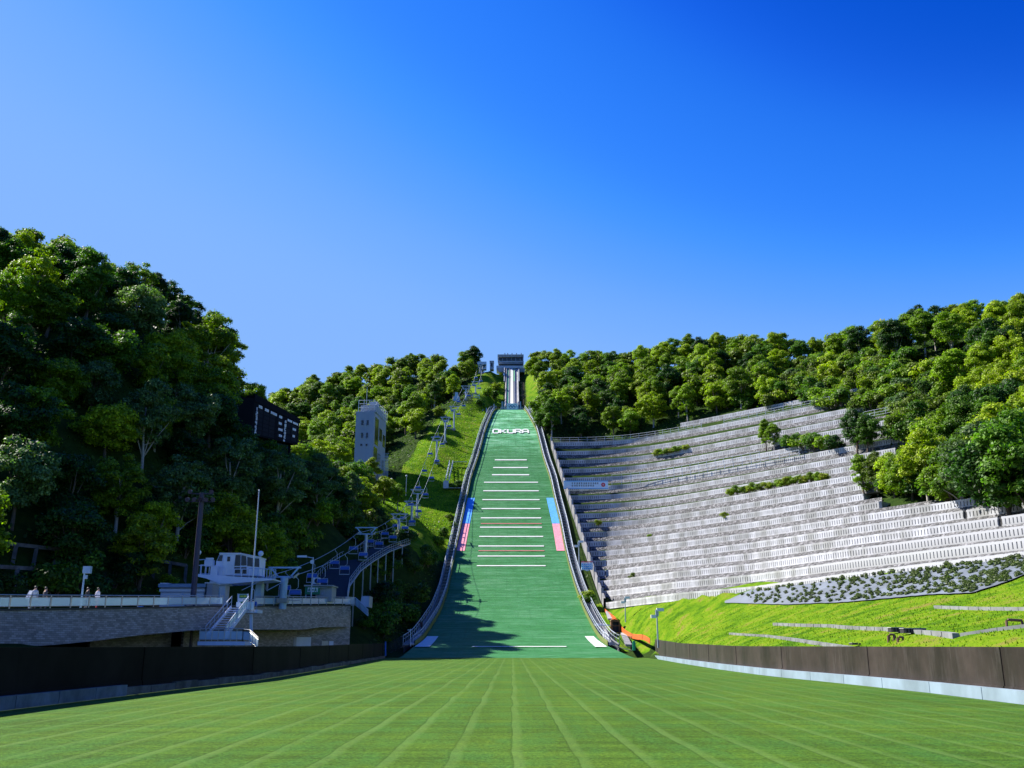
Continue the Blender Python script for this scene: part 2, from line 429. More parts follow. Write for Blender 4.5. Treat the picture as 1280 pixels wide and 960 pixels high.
# where turf is mown: measured regions in photo columns/rows
GRASS = [  # polygons in photo pixels
    [(742, 756), (850, 738), (1290, 686), (1290, 815), (780, 815), (750, 780)],
    [(470, 640), (500, 590), (520, 560), (552, 515), (600, 500), (618, 510), (600, 560), (585, 620), (560, 700), (530, 700), (500, 672)],
    [(588, 462), (632, 462), (632, 508), (604, 508), (590, 500)],
    [(656, 460), (672, 470), (672, 510), (656, 512)]]
def inpoly(px, py, poly):
    c = False; j = len(poly) - 1
    for i in range(len(poly)):
        xi, yi = poly[i]; xj, yj = poly[j]
        if (yi > py) != (yj > py) and px < (xj - xi) * (py - yi) / (yj - yi) + xi: c = not c
        j = i
    return c
dd = V[:, 1] * CP + (V[:, 2] - EYE) * SP; dd = np.where(dd < 5, 5, dd)
PXs = 640 + FPX * V[:, 0] / dd; PYs = 480 - FPX * ((V[:, 2] - EYE) * CP - V[:, 1] * SP) / dd
gm = np.zeros(len(V), np.float32)
for i in range(len(V)):
    if V[i, 1] > 10 and (V[i, 2] < 120) and abs(V[i, 0]) < 80:
        for k, poly in enumerate(GRASS):
            if k == 0 and not (V[i, 0] > 14 and V[i, 1] < 185): continue
            if k == 1 and not (-42 < V[i, 0] < -3 and V[i, 1] > 170): continue
            if inpoly(PXs[i], PYs[i], poly): gm[i] = 1
gm[(V[:, 1] < 60) & (V[:, 0] > 16) & (V[:, 0] < 60)] = 1
a = me.attributes.new('turf', 'FLOAT', 'POINT'); a.data.foreach_set('value', gm)
terrain = put('hillside', me); tag(terrain, 'steep wooded hillside with mown turf strips around the ski jump', kind='structure')
tm = bpy.data.materials.new('hillside_ground'); tm.use_nodes = True; n, l = NN(tm); b = n['Principled BSDF']; b.inputs['Roughness'].default_value = .9
b.inputs['Specular IOR Level'].default_value = .15
tc = n.new('ShaderNodeTexCoord'); O = tc.outputs['Object']
turfc = ramp(n, l, noise(n, l, O, .35, 8, .7), [(.38, (.04, .105, .004)), (.47, (.085, .175, .005)), (.56, (.13, .205, .008)), (.66, (.17, .15, .035))])
turfc = mixc(n, l, .55, turfc, ramp(n, l, noise(n, l, O, 5, 6, .75), [(.3, .35), (.7, .75)]), 'SOFT_LIGHT')
wildc = ramp(n, l, noise(n, l, O, .5, 8, .7), [(.3, (.012, .03, .006)), (.6, (.03, .055, .01)), (.8, (.06, .06, .02))])
at_ = n.new('ShaderNodeAttribute'); at_.attribute_name = 'turf'
fac = math_(n, l, 'ADD', at_.outputs['Fac'], math_(n, l, 'MULTIPLY', math_(n, l, 'SUBTRACT', noise(n, l, O, .6, 4), .5), .8))
fac = ramp(n, l, fac, [(.42, 0.0), (.58, 1.0)])
l.new(mixc(n, l, fac, wildc, turfc), b.inputs['Base Color']); b.inputs['Specular IOR Level'].default_value = .03
bp = n.new('ShaderNodeBump'); bp.inputs['Distance'].default_value = .5; bp.inputs['Strength'].default_value = .55
l.new(math_(n, l, 'ADD', noise(n, l, O, 1.1, 8, .72), math_(n, l, 'MULTIPLY', noise(n, l, O, 7, 4, .7), .25)), bp.inputs['Height']); l.new(bp.outputs[0], b.inputs['Normal'])
me.materials.append(tm)

#@@OUTRUN
# ------------------------------------------------------------------ outrun turf
WL = [(0, 889), (100, 877), (240, 860), (320, 851), (400, 838), (480, 823)]
WR = [(1280, 881), (1160, 866), (1040, 853), (960, 845), (900, 837), (850, 829), (812, 822.5)]
wl_pts = [atz(px, py, 0) for px, py in WL]; wr_pts = [atz(px, py, 0) for px, py in WR]
wl_pts = [Vector((-13.2, -14, 0)), Vector((-12.6, 8, 0))] + wl_pts; wr_pts = [Vector((13.8, -14, 0)), Vector((13.6, 8, 0))] + wr_pts
wl_pts[-1] = Vector((wl_pts[-1].x, 119.5, 0)); wr_pts[-1] = Vector((wr_pts[-1].x, 118, 0))
def poly_x(pts, Y): return float(np.interp(Y, [p.y for p in pts], [p.x for p in pts]))
def lawn_mat(name, c1, c2, seam, period, off, extra=0):
    m = bpy.data.materials.new(name); m.use_nodes = True; n, l = NN(m); b = n['Principled BSDF']
    b.inputs['Roughness'].default_value = .8; b.inputs['Specular IOR Level'].default_value = .3
    tc = n.new('ShaderNodeTexCoord'); O = tc.outputs['Object']
    sp = n.new('ShaderNodeSeparateXYZ'); l.new(O, sp.inputs[0])
    wob = math_(n, l, 'MULTIPLY', math_(n, l, 'SUBTRACT', noise(n, l, O, .15, 3), .5), .3)
    x = math_(n, l, 'ADD', math_(n, l, 'ADD', sp.outputs[0], wob), off)
    fr = math_(n, l, 'FRACT', math_(n, l, 'DIVIDE', x, period))
    ln = math_(n, l, 'ABSOLUTE', math_(n, l, 'SUBTRACT', fr, .5))
    fine = noise(n, l, O, 11, 7, .85)
    big = noise(n, l, O, .18, 5, .6, (1, .6, 1))
    c = ramp(n, l, big, [(.35, c1), (.65, c2)])
    # alternate strips lie slightly differently
    alt = math_(n, l, 'GREATER_THAN', math_(n, l, 'FRACT', math_(n, l, 'DIVIDE', x, period * 2)), .5)
    c = mixc(n, l, math_(n, l, 'MULTIPLY', alt, .12), c, tuple(v * .5 for v in c1))
    cross = noise(n, l, O, 1.0, 5, .75, (.12, 1.6, 1))
    c = mixc(n, l, .4, c, ramp(n, l, cross, [(.4, .2), (.6, .8)]), 'SOFT_LIGHT')
    c = mixc(n, l, ramp(n, l, noise(n, l, O, .9, 6, .75, (1, .5, 1)), [(.45, 0.0), (.62, .55)]), c, tuple(v * k_ for v, k_ in zip(c2, (.62, 1.05, 2.6))))
    c = mixc(n, l, 1.0, c, ramp(n, l, fine, [(.32, .05), (.68, .95)]), 'SOFT_LIGHT')
    c = mixc(n, l, .7, c, ramp(n, l, noise(n, l, O, 28, 4, .8), [(.35, .1), (.65, .9)]), 'SOFT_LIGHT')
    sd_ = math_(n, l, 'SUBTRACT', fr, .5)
    sm = ramp(n, l, sd_, [(.0, 0.0), (.01, 1.0), (.14, .75), (.22, 0.0)])
    dk = ramp(n, l, math_(n, l, 'ADD', sd_, .5), [(.455, 0.0), (.485, .30), (.505, .30), (.515, 0.0)])
    c = mixc(n, l, dk, c, tuple(v * .35 for v in c1))
    sm = mixc(n, l, 1.0, sm, ramp(n, l, noise(n, l, O, .5, 3, .6, (1, .25, 1)), [(.3, .25), (.6, 1.0)]), 'MULTIPLY')
    c = mixc(n, l, math_(n, l, 'MULTIPLY', sm, .45), c, seam)
    b.inputs['Sheen Weight'].default_value = .03; b.inputs['Specular IOR Level'].default_value = .08; b.inputs['Roughness'].default_value = .95; b.inputs['Sheen Roughness'].default_value = .4; b.inputs['Sheen Tint'].default_value = (.75, .95, .6, 1)
    l.new(c, b.inputs['Base Color'])
    bp = n.new('ShaderNodeBump'); bp.inputs['Distance'].default_value = .04; bp.inputs['Strength'].default_value = .7
    l.new(noise(n, l, O, 16, 4, .8), bp.inputs['Height']); l.new(bp.outputs[0], b.inputs['Normal'])
    return m
turf = lawn_mat('outrun_turf', (.042, .098, .006), (.068, .128, .008), (.125, .215, .05), .93, .465)
mb = MB(); rows = []
for Y in list(np.arange(-14, 122.1, 2.0)):
    a, b_ = poly_x(wl_pts, min(Y, 119)) , poly_x(wr_pts, min(Y, 118))
    rows.append([(a + (b_ - a) * k / 40, Y, .0) for k in range(41)])
mb.grid(rows)
o = put('lawn', mb.mesh('lawn', turf)); tag(o, 'flat striped green turf of the outrun', kind='structure')

# walls
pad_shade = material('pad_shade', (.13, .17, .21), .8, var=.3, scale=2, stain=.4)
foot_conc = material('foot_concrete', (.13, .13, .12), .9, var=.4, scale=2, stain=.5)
dark_board = material('shaded_board', (.012, .0095, .009), .85, spec=.1, var=.35, scale=1.1, stain=.4)  # near-black copy of the brown board, deep shade painted into its colour
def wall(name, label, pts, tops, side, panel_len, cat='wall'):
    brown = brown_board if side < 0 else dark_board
    root = thing(name, label, cat, (pts[0].x, pts[0].y, 0))
    # resample along
    L = [0]
    for a, b_ in zip(pts, pts[1:]): L.append(L[-1] + (b_ - a).length)
    def P(s): return Vector((np.interp(s, L, [p.x for p in pts]), np.interp(s, L, [p.y for p in pts]), 0))
    s = 0; k = 0
    while s < L[-1] - .3:
        e = min(s + panel_len, L[-1]); a, b_ = P(s + .006), P(e - .006)
        d = (b_ - a).normalized(); nrm = Vector((-d.y, d.x, 0)) * side
        h0, h1 = tops(a), tops(b_); off = nrm * (.35 + .012 * (k % 3))
        zb = .42 if (a.y < 45 or side < 0) else .34
        A0, B0 = a + off, b_ + off
        q = [A0 + Vector((0, 0, zb)), B0 + Vector((0, 0, zb)), B0 + Vector((0, 0, h1)), A0 + Vector((0, 0, h0))]
        part('panel', MB().prism(q, nrm * .06), brown, root)
        # lower board, a little proud
        q = [A0 + Vector((0, 0, .18)) - nrm * .05, B0 + Vector((0, 0, .18)) - nrm * .05, B0 + Vector((0, 0, zb)) - nrm * .03, A0 + Vector((0, 0, zb)) - nrm * .03]
        part('lower_board', MB().prism(q, nrm * .05), brown, root)
        # post behind
        part('post', MB().box(A0 + nrm * .16 + Vector((0, 0, h0 / 2 - .05)), (.12, .12, h0)), dark_steel, root)
        s = e; k += 1
    # padding along the foot
    s = 0
    seg = 4.0 if side < 0 else 2.2
    while s < L[-1] - .3:
        e = min(s + seg, L[-1]); a, b_ = P(s + .02), P(e - .02); d = (b_ - a).normalized(); nrm = Vector((-d.y, d.x, 0)) * side
        if side < 0:
            q = [a + nrm * .02, b_ + nrm * .02, b_ + nrm * .02 + Vector((0, 0, .36)), a + nrm * .02 + Vector((0, 0, .36))]
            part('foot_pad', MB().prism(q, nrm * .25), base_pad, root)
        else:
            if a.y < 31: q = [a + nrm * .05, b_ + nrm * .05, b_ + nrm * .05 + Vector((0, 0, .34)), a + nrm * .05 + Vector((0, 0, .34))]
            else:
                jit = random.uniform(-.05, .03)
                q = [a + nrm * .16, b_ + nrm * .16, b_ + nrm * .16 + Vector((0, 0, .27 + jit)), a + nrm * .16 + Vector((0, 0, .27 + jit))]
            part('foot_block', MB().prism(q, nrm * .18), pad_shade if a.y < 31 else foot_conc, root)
        s = e
    return root
wr = wall('barrier_wall', 'sunlit brown board wall with pale blue foot along the right side of the turf', wr_pts,
     lambda p: float(np.interp(p.y, [0, 60, 90, 118], [1.56, 1.5, 1.72, 2.2])), -1, 3.6)
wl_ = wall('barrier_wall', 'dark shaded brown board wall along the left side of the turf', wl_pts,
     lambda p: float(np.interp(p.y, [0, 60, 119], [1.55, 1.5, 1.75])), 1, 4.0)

#@@LANDING
# ------------------------------------------------------------------ landing hill
mat_g = bpy.data.materials.new('plastic_mat'); mat_g.use_nodes = True; n, l = NN(mat_g); b = n['Principled BSDF']
b.inputs['Roughness'].default_value = .7; b.inputs['Specular IOR Level'].default_value = .2
tc = n.new('ShaderNodeTexCoord'); O = tc.outputs['Object']
sp = n.new('ShaderNodeSeparateXYZ'); l.new(O, sp.inputs[0])
c = ramp(n, l, noise(n, l, O, .6, 6, .7, (.22, 1, 1)), [(.40, (.035, .20, .05)), (.5, (.09, .34, .15)), (.62, (.22, .48, .28))])
c = mixc(n, l, .75, c, ramp(n, l, noise(n, l, O, 1.6, 6, .75, (.35, 2.2, 1)), [(.41, .05), (.59, .95)]), 'SOFT_LIGHT')
sf = math_(n, l, 'ABSOLUTE', math_(n, l, 'SUBTRACT', math_(n, l, 'FRACT', math_(n, l, 'MULTIPLY', sp.outputs[1], .62)), .5))
c = mixc(n, l, math_(n, l, 'MULTIPLY', ramp(n, l, sf, [(.0, 1.0), (.16, 0.0)]), .6), c, (.012, .085, .03))
sg = math_(n, l, 'ABSOLUTE', math_(n, l, 'SUBTRACT', math_(n, l, 'FRACT', math_(n, l, 'MULTIPLY', sp.outputs[0], .5)), .5))
gx = math_(n, l, 'MULTIPLY', ramp(n, l, sg, [(.0, 1.0), (.08, 0.0)]), ramp(n, l, noise(n, l, O, .12, 3), [(.45, 0.0), (.6, .5)]))
c = mixc(n, l, gx, c, (.01, .10, .03))
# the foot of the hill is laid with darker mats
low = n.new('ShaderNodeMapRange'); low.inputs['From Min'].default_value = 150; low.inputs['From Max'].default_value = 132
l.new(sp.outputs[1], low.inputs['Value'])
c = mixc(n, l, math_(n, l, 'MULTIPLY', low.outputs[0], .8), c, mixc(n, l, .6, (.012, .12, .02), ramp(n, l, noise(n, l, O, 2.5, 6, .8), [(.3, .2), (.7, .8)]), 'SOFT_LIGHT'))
l.new(c, b.inputs['Base Color'])
bp = n.new('ShaderNodeBump'); bp.inputs['Distance'].default_value = .12; bp.inputs['Strength'].default_value = .6
l.new(math_(n, l, 'ADD', sf, noise(n, l, O, 5, 4, .7)), bp.inputs['Height']); l.new(bp.outputs[0], b.inputs['Normal'])
hill = thing('landing_hill', 'steep green landing slope marked with white distance lines', 'ski slope', (0, 122, 0))
Ys = np.arange(120, 304.01, 1.0)
def SX(Y, u): return PL(Y) + (PRr(Y) - PL(Y)) * u       # u 0..1 across
mb = MB()
rows = []
for Y in Ys:
    rows.append([(SX(Y, k / 30), Y, PZ(Y) - .012 + .03 * math.sin(k * 1.7 + Y * .8) * math.sin(Y * .37)) for k in range(31)])
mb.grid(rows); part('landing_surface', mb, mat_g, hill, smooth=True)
def patch(xa, xb, Ya, Yb, dz, nY=6, nX=2):
    """sheet on the slope; xa,xb functions of Y"""
    m = MB(); rs = []
    for i in range(nY + 1):
        Y = Ya + (Yb - Ya) * i / nY
        rs.append([(xa(Y) + (xb(Y) - xa(Y)) * k / nX, Y, PZ(Y) + dz) for k in range(nX + 1)])
    return m.grid(rs)
line_white = material('line_white', (.62, .64, .60), .6, var=.1, scale=1.5)
line_red = material('line_red', (.42, .14, .12), .6, var=.2)
def across(py, x0, x1, name, mt, th=.42):
    Y = row_to_Y(py); a = at(x0, py, Y).x; b_ = at(x1, py, Y).x
    part(name, patch(lambda q: a, lambda q: b_, Y - th / 2, Y + th / 2, .075, 1, 24), mt, hill)
for py, x0, x1 in ((575, 618.5, 658.5), (584.6, 616.5, 660), (593.7, 615, 661.5), (603.5, 605, 672.5), (614, 604, 673.5), (625, 603, 674.5), (636.5, 602, 675.5),
                   (647.5, 601, 676.5), (659.5, 600, 677.5), (671, 599, 679), (682.7, 598, 680), (695, 597, 681), (708, 596, 682)):
    across(py, x0, x1, 'distance_line', line_white, .62 if py < 600 else .5)
across(654.3, 601, 677, 'red_line', line_red, .4); across(688.5, 598, 680.5, 'red_line', line_red, .4)
across(808.5, 590, 708, 'foot_line', line_white, .7)
band_blue = material('band_blue', (.05, .30, .80), .6, var=.15, scale=2, rgb2=(.12, .42, .85))
band_pink = material('band_pink', (.72, .22, .28), .6, var=.15, scale=2, rgb2=(.85, .36, .40))
Yb0, Yb1, Yb2 = row_to_Y(688.5), row_to_Y(654.5), row_to_Y(623)
for sd in (0, 1):
    e = (lambda Y: PL(Y) + .05, lambda Y: PL(Y) + 1.75) if sd == 0 else (lambda Y: PRr(Y) - 1.75, lambda Y: PRr(Y) - .05)
    part('blue_band', patch(*e, Yb1 + .05, Yb2, .06, 10, 4), band_blue, hill)
    part('pink_band', patch(*e, Yb0, Yb1 - .05, .06, 10, 4), band_pink, hill)
Ya, Yc = row_to_Y(809), row_to_Y(796)
part('white_board', patch(lambda Y: np.interp(Y, [Ya, Yc], [at(518, 809, Ya).x, at(534, 796, Yc).x]), lambda Y: np.interp(Y, [Ya, Yc], [at(537, 809, Ya).x, at(548, 796, Yc).x]), Ya, Yc, .09), line_white, hill)
part('white_board', patch(lambda Y: np.interp(Y, [Ya, Yc], [at(744, 809, Ya).x, at(731, 796, Yc).x]), lambda Y: np.interp(Y, [Ya, Yc], [at(759, 809, Ya).x, at(742, 796, Yc).x]), Ya, Yc, .09), line_white, hill)
# OKURA lettering laid on the mats
LET = {'O': [[(.12, 0), (.88, 0), (1, .2), (1, .8), (.88, 1), (.12, 1), (0, .8), (0, .2), (.12, 0)]],
       'K': [[(0, 0), (0, 1)], [(.95, 1), (.3, .5), (.95, 0)], [(0, .5), (.35, .5)]],
       'U': [[(0, 1), (0, .2), (.15, 0), (.85, 0), (1, .2), (1, 1)]],
       'R': [[(0, 0), (0, 1), (.88, 1), (1, .85), (1, .6), (.88, .45), (0, .45)], [(.6, .45), (1, 0)]],
       'A': [[(0, 0), (0, .75), (.2, 1), (.8, 1), (1, .75), (1, 0)], [(0, .4), (1, .4)]]}
Y0, Y1 = row_to_Y(541.8), row_to_Y(537.0)
def on_slope(x, Y, dz=.16): return Vector((x, Y, PZ(Y) + dz))
xl, xr_ = at(615.5, 540, (Y0 + Y1) / 2).x, at(661.5, 540, (Y0 + Y1) / 2).x
wlet = (xr_ - xl) / 5
for i, ch in enumerate('OKURA'):
    m = MB()
    for st in LET[ch]:
        P_ = [on_slope(xl + wlet * (i + .09 + .78 * u), Y0 + (Y1 - Y0) * v) for u, v in st]
        for a, b_ in zip(P_, P_[1:]):
            d = (b_ - a); horiz = abs(d.x) > abs(d.y)
            sl = (PZ(Y1) - PZ(Y0)) / (Y1 - Y0); m.beam(a, b_, .95 if horiz else .5, .05, up=Vector((0, -sl, 1)).normalized())
    part('letter', m, line_white, hill, label='white capital letter %s painted on the green slope' % ch)

# side stairs with boards and handrails
rail_mat = material('galvanised', (.42, .44, .47), .5, .3, var=.15)
board_olive = material('edge_board', (.12, .16, .03), .7, var=.25)
def side_stairs(sd, label):
    root = thing('side_stairway', label, 'stairway', (-12 if sd < 0 else 12, 124, 0))
    E_ = (lambda Y: PL(Y)) if sd < 0 else (lambda Y: PRr(Y))
    Y_end = 297
    rng_Y = np.arange(134, Y_end + .1, 2.0)
    m = MB(); m2 = MB(); m3 = MB()
    # edge board
    part('edge_board', MB().grid([[(E_(Y) + sd * .02, Y, PZ(Y) - .6) for Y in rng_Y], [(E_(Y) + sd * .05, Y, PZ(Y) + .62) for Y in rng_Y], [(E_(Y) + sd * .17, Y, PZ(Y) + .62) for Y in rng_Y], [(E_(Y) + sd * .17, Y, PZ(Y) - .6) for Y in rng_Y]]), board_olive, root)
    # treads
    Y = 134.0
    while Y < Y_end:
        w0, w1 = .22, 1.55
        x0, x1 = E_(Y) + sd * w0, E_(Y) + sd * w1
        m.box(((x0 + x1) / 2, Y, PZ(Y) + .12), (abs(x1 - x0), .55, .07)); Y += .85
    part('tread', m, rail_mat, root, kind='stuff')
    # stringer walls
    for w in (.2, 1.55):
        g = [[(E_(Y) + sd * w, Y, PZ(Y) - .9) for Y in rng_Y], [(E_(Y) + sd * w, Y, PZ(Y) + .3) for Y in rng_Y], [(E_(Y) + sd * (w + .07), Y, PZ(Y) + .3) for Y in rng_Y], [(E_(Y) + sd * (w + .07), Y, PZ(Y) - .9) for Y in rng_Y]]
        part('stringer', MB().grid(g), rail_mat, root)
    for w in (.3, 1.66):
        top = [(E_(Y) + sd * w, Y, PZ(Y) + 1.35) for Y in rng_Y]; mid = [(E_(Y) + sd * w, Y, PZ(Y) + .85) for Y in rng_Y]
        part('handrail', MB().tube(top, .055, 5).tube(mid, .035, 4), pale_steel, root)
        ps = MB()
        for Y in np.arange(134, Y_end, 2.0): ps.beam((E_(Y) + sd * w, Y, PZ(Y)), (E_(Y) + sd * w, Y, PZ(Y) + 1.35), .07)
        part('rail_post', ps, pale_steel, root, kind='stuff')
    # rounded top return
    return root
side_stairs(-1, 'grey stepped walkway with handrails climbing the left edge of the landing slope')
side_stairs(1, 'grey stepped walkway with handrails climbing the right edge of the landing slope')

#@@INRUN
# ------------------------------------------------------------------ take-off and inrun
inr = thing('inrun', 'white tracked inrun ramp with side walls above the landing slope', 'ski jump ramp', (0, 304, 76))
YT, YS = 304.0, 345.0
zT = at(640, 507, YT).z; zS = at(640, 461, YS).z
def IZ(Y):
    t = (Y - YT) / (YS - YT); return zT + (zS - zT) * (t * .78 + .22 * t * t)
IY = np.linspace(YT, YS, 22)
def mp(px): return (px - 639.3) / FPX * 325
part('ramp_slab', MB().grid([[(mp(630.5), Y, IZ(Y) - .15) for Y in IY], [(mp(648.5), Y, IZ(Y) - .15) for Y in IY], [(mp(648.5), Y, IZ(Y) - 1.2) for Y in IY], [(mp(630.5), Y, IZ(Y) - 1.2) for Y in IY]]), concrete, inr)
part('track', MB().grid([[(mp(637.2), Y, IZ(Y) + .12) for Y in IY], [(mp(641.0), Y, IZ(Y) + .12) for Y in IY]]), line_white, inr)
part('track_bed', MB().grid([[(mp(635.6), Y, IZ(Y) - .08) for Y in IY], [(mp(642.4), Y, IZ(Y) - .08) for Y in IY]]), material('track_bed', (.10, .12, .16), .7), inr)
for a, b_, mt in ((633.3, 634.6, green_paint), (643.2, 645.2, pale_concrete)):
    part('mat_strip', MB().grid([[(mp(a), Y, IZ(Y) - .04) for Y in IY], [(mp(b_), Y, IZ(Y) - .04) for Y in IY]]), mt, inr)
for a in (631.2, 635.4, 642.6, 647.2):
    part('side_wall', MB().grid([[(mp(a), Y, IZ(Y) - .4) for Y in IY], [(mp(a), Y, IZ(Y) + .35) for Y in IY], [(mp(a) + .16, Y, IZ(Y) + .35) for Y in IY], [(mp(a) + .16, Y, IZ(Y) - .4) for Y in IY]]), pale_concrete if a in (631.2, 647.2) else grey_steel, inr)
# widened gate section in dark green with a bright green strip
YG = [Y for Y in np.linspace(333, 345.5, 8)]
part('gate_deck', MB().grid([[(mp(629.5), Y, IZ(Y) - .25) for Y in YG], [(mp(635.2), Y, IZ(Y) - .22) for Y in YG]]).grid([[(mp(643.2), Y, IZ(Y) - .22) for Y in YG], [(mp(648.8), Y, IZ(Y) - .25) for Y in YG]]), material('gate_green', (.02, .07, .01), .8), inr)
part('green_strip', MB().grid([[(mp(641.8), Y, IZ(Y) + .12) for Y in YG], [(mp(643.1), Y, IZ(Y) + .12) for Y in YG]]), material('bright_green', (.02, .42, .12), .6), inr)
for px in (628.9, 648.6):
    part('gate_frame', MB().beam((mp(px), 333, IZ(333) - .2), (mp(px), 345, IZ(345) + .1), .25, .9), pale_steel, inr)
# take-off front with the ring emblem
zf = zT - .1
part('takeoff_front', MB().box((mp(639.5), YT - .3, at(0, 508.5, YT).z), (mp(645) - mp(632), .3, 2.1)), white_print, inr)
rings = MB()
for k, (dx, dz) in enumerate(((-1.0, .22), (0, .22), (1.0, .22), (-.5, -.22), (.5, -.22))):
    cx, cz = mp(639.5) + dx, at(0, 508.5, YT).z + dz
    rings.tube([(cx + .42 * math.cos(q), YT - .48, cz + .42 * math.sin(q)) for q in np.linspace(0, 2 * math.pi, 13)], .07, 4)
part('ring_emblem', rings, material('emblem_blue', (.05, .12, .35), .6), inr)
for px in (627.5, 630, 646.8, 649.5):
    part('edge_post', MB().box((mp(px), YT - .2, at(0, 507, YT).z), (.35, .4, 2.6)), grey_steel, inr)
part('top_curb', MB().box((mp(639), YT + .4, zT - .9), (7.5, .8, 1.0)), concrete, inr)

# start house
sh = thing('start_house', 'wide flat-roofed start house with dark window band above the inrun', 'building', (0, 347, at(639, 463, 347).z))
def sbox(name, x0, y0, x1, y1, Y, dep, mt, **k):
    a = at(x0, y1, Y); b_ = at(x1, y0, Y)
    return part(name, MB().box(((a.x + b_.x) / 2, Y + dep / 2, (a.z + b_.z) / 2), (b_.x - a.x, dep, b_.z - a.z)), mt, sh, **k)
sbox('roof', 622, 443, 654.5, 446.2, 346.2, 8, pale_concrete)
sbox('window_band', 623.3, 446.3, 653.8, 450.8, 347, 6.5, glass_dark)
for x in (628, 633.5, 639, 644.5, 650): sbox('mullion', x, 446.3, x + .35, 450.8, 346.85, .14, grey_steel)
sbox('terrace_wall', 622.6, 451, 654.6, 453.2, 345.9, 7.5, tower_panel)
sbox('dark_opening', 623, 453.3, 654, 456.7, 347.1, 6, ink)
sbox('lower_rail', 624, 454.3, 653, 454.9, 346, .15, grey_steel)
sbox('plinth', 620.5, 457, 656, 460.3, 345.6, 7.5, pale_steel)
for x0, x1 in ((620.5, 629.2), (648.6, 656)):
    q = [at(x0, 460.4, 345.7), at(x1, 460.4, 345.7), at(x1 if x0 < 640 else x1, 465 if x0 < 640 else 465, 345.7), at(x0 + (4 if x0 < 640 else 0), 465, 345.7)]
    part('wing_wall', MB().prism(q, (0, 5, 0)), tower_panel, sh)
for x in (630.5, 634, 639.5, 645, 651): sbox('roof_vent', x, 441.3, x + 1.2, 443, 348, 1, grey_steel)
sbox('post', 628.6, 458, 629.6, 474, 345.0, .3, grey_steel); sbox('post', 647.8, 458, 648.8, 474, 345.0, .3, grey_steel)
for x in (623, 653.6): sbox('corner_post', x, 446.3, x + .7, 456.8, 346.3, .3, grey_steel)

#@@STAND
# ------------------------------------------------------------------ grandstand
stone = bpy.data.materials.new('stone_bank'); stone.use_nodes = True; n, l = NN(stone); b = n['Principled BSDF']; b.inputs['Roughness'].default_value = .9
tc = n.new('ShaderNodeTexCoord'); O = tc.outputs['Object']
vo = n.new('ShaderNodeTexVoronoi'); vo.inputs['Scale'].default_value = 3.2; l.new(O, vo.inputs['Vector'])
c = ramp(n, l, vo.outputs['Color'], [(.1, (.015, .015, .016)), (.5, (.075, .074, .078)), (.9, (.27, .265, .28))])
c = mixc(n, l, .6, c, ramp(n, l, noise(n, l, O, .25, 5), [(.35, .3), (.65, .7)]), 'SOFT_LIGHT')
c = mixc(n, l, ramp(n, l, vo.outputs['Distance'], [(.35, 0.0), (.6, .5)]), c, (.10, .10, .10))
l.new(c, b.inputs['Base Color'])
bp = n.new('ShaderNodeBump'); bp.inputs['Distance'].default_value = .25; bp.inputs['Strength'].default_value = .8; bp.invert = True
l.new(vo.outputs['Distance'], bp.inputs['Height']); l.new(bp.outputs[0], b.inputs['Normal'])
seat_mat = material('seat_white', (.49, .50, .53), .7, var=.2, scale=1.2, stain=.4)
tread_mat = material('terrace_concrete', (.24, .24, .25), .9, var=.2, scale=1.5, stain=.3)
gs = thing('terraced_bank', 'terraced stone bank with long stepped rows of slotted white concrete blocks', 'terraced bank', tuple(stand_pt(0, 900)))
def right_limit(t):   # where the rows vanish into the trees on the right, photo column
    return float(np.interp(t, [0, .21, .25, .33, .37, .5, .62, .75, .86, 1.2], [1400, 1400, 1300, 1150, 1065, 1110, 1115, 1140, 1090, 1062]))
TS = [j / NR for j in range(NR + 2)]
WH = 1.12
slot_mat = material('slot_dark', (.05, .05, .05), .9)
seats = []
row_curves = []
for j, t in enumerate(TS):
    pl = stand_left(min(t, 1)) if t <= 1.0 else (850 if t < 1.1 else 880)
    pr = right_limit(t)
    cur = [stand_pt(t, pl + (pr - pl) * k / 90) for k in range(91)]
    if .28 < t < .42:      # these rows wrap round a spur and run on behind it
        z = cur[-1].z; px = pr; py = stand_row_px(t, pr)
        cur += [atz(px + 8 * q, py + 1.75 * q, z) for q in range(1, 9)]
    row_curves.append((t, pl, pr, cur))
for j in range(len(TS) - 1):
    t, pl, pr, cur = row_curves[j]; t2, pl2, pr2, _ = row_curves[j + 1]
    N = 90; pl_ = max(pl, pl2) if t2 <= 1.0 else pl2; pr_ = max(pr, pr2)
    if pr_ > 1380: pr_ = 1400
    low = [stand_pt(t, pl_ + (pr_ - pl_) * k / N) for k in range(N + 1)]
    hi = [stand_pt(t2, pl_ + (pr_ - pl_) * k / N) for k in range(N + 1)]
    edge_ = [a.lerp(b_, .03) for a, b_ in zip(low, hi)]; back = [a.lerp(b_, .74) for a, b_ in zip(low, hi)]
    for p, q in zip(edge_, low): p.z = q.z - .02
    for p, q in zip(back, low): p.z = q.z + .05
    top = []
    for a, b_ in zip(low, hi):
        p = a.lerp(b_, 1.0); p.z = b_.z - WH + .06; top.append(p)
    mid = [a.lerp(b_, .5) + Vector((0, 0, .08)) for a, b_ in zip(back, top)]
    part('walkway', MB().grid([edge_, back]), tread_mat, gs); part('stone_bank', MB().grid([back, mid, top]), stone, gs)
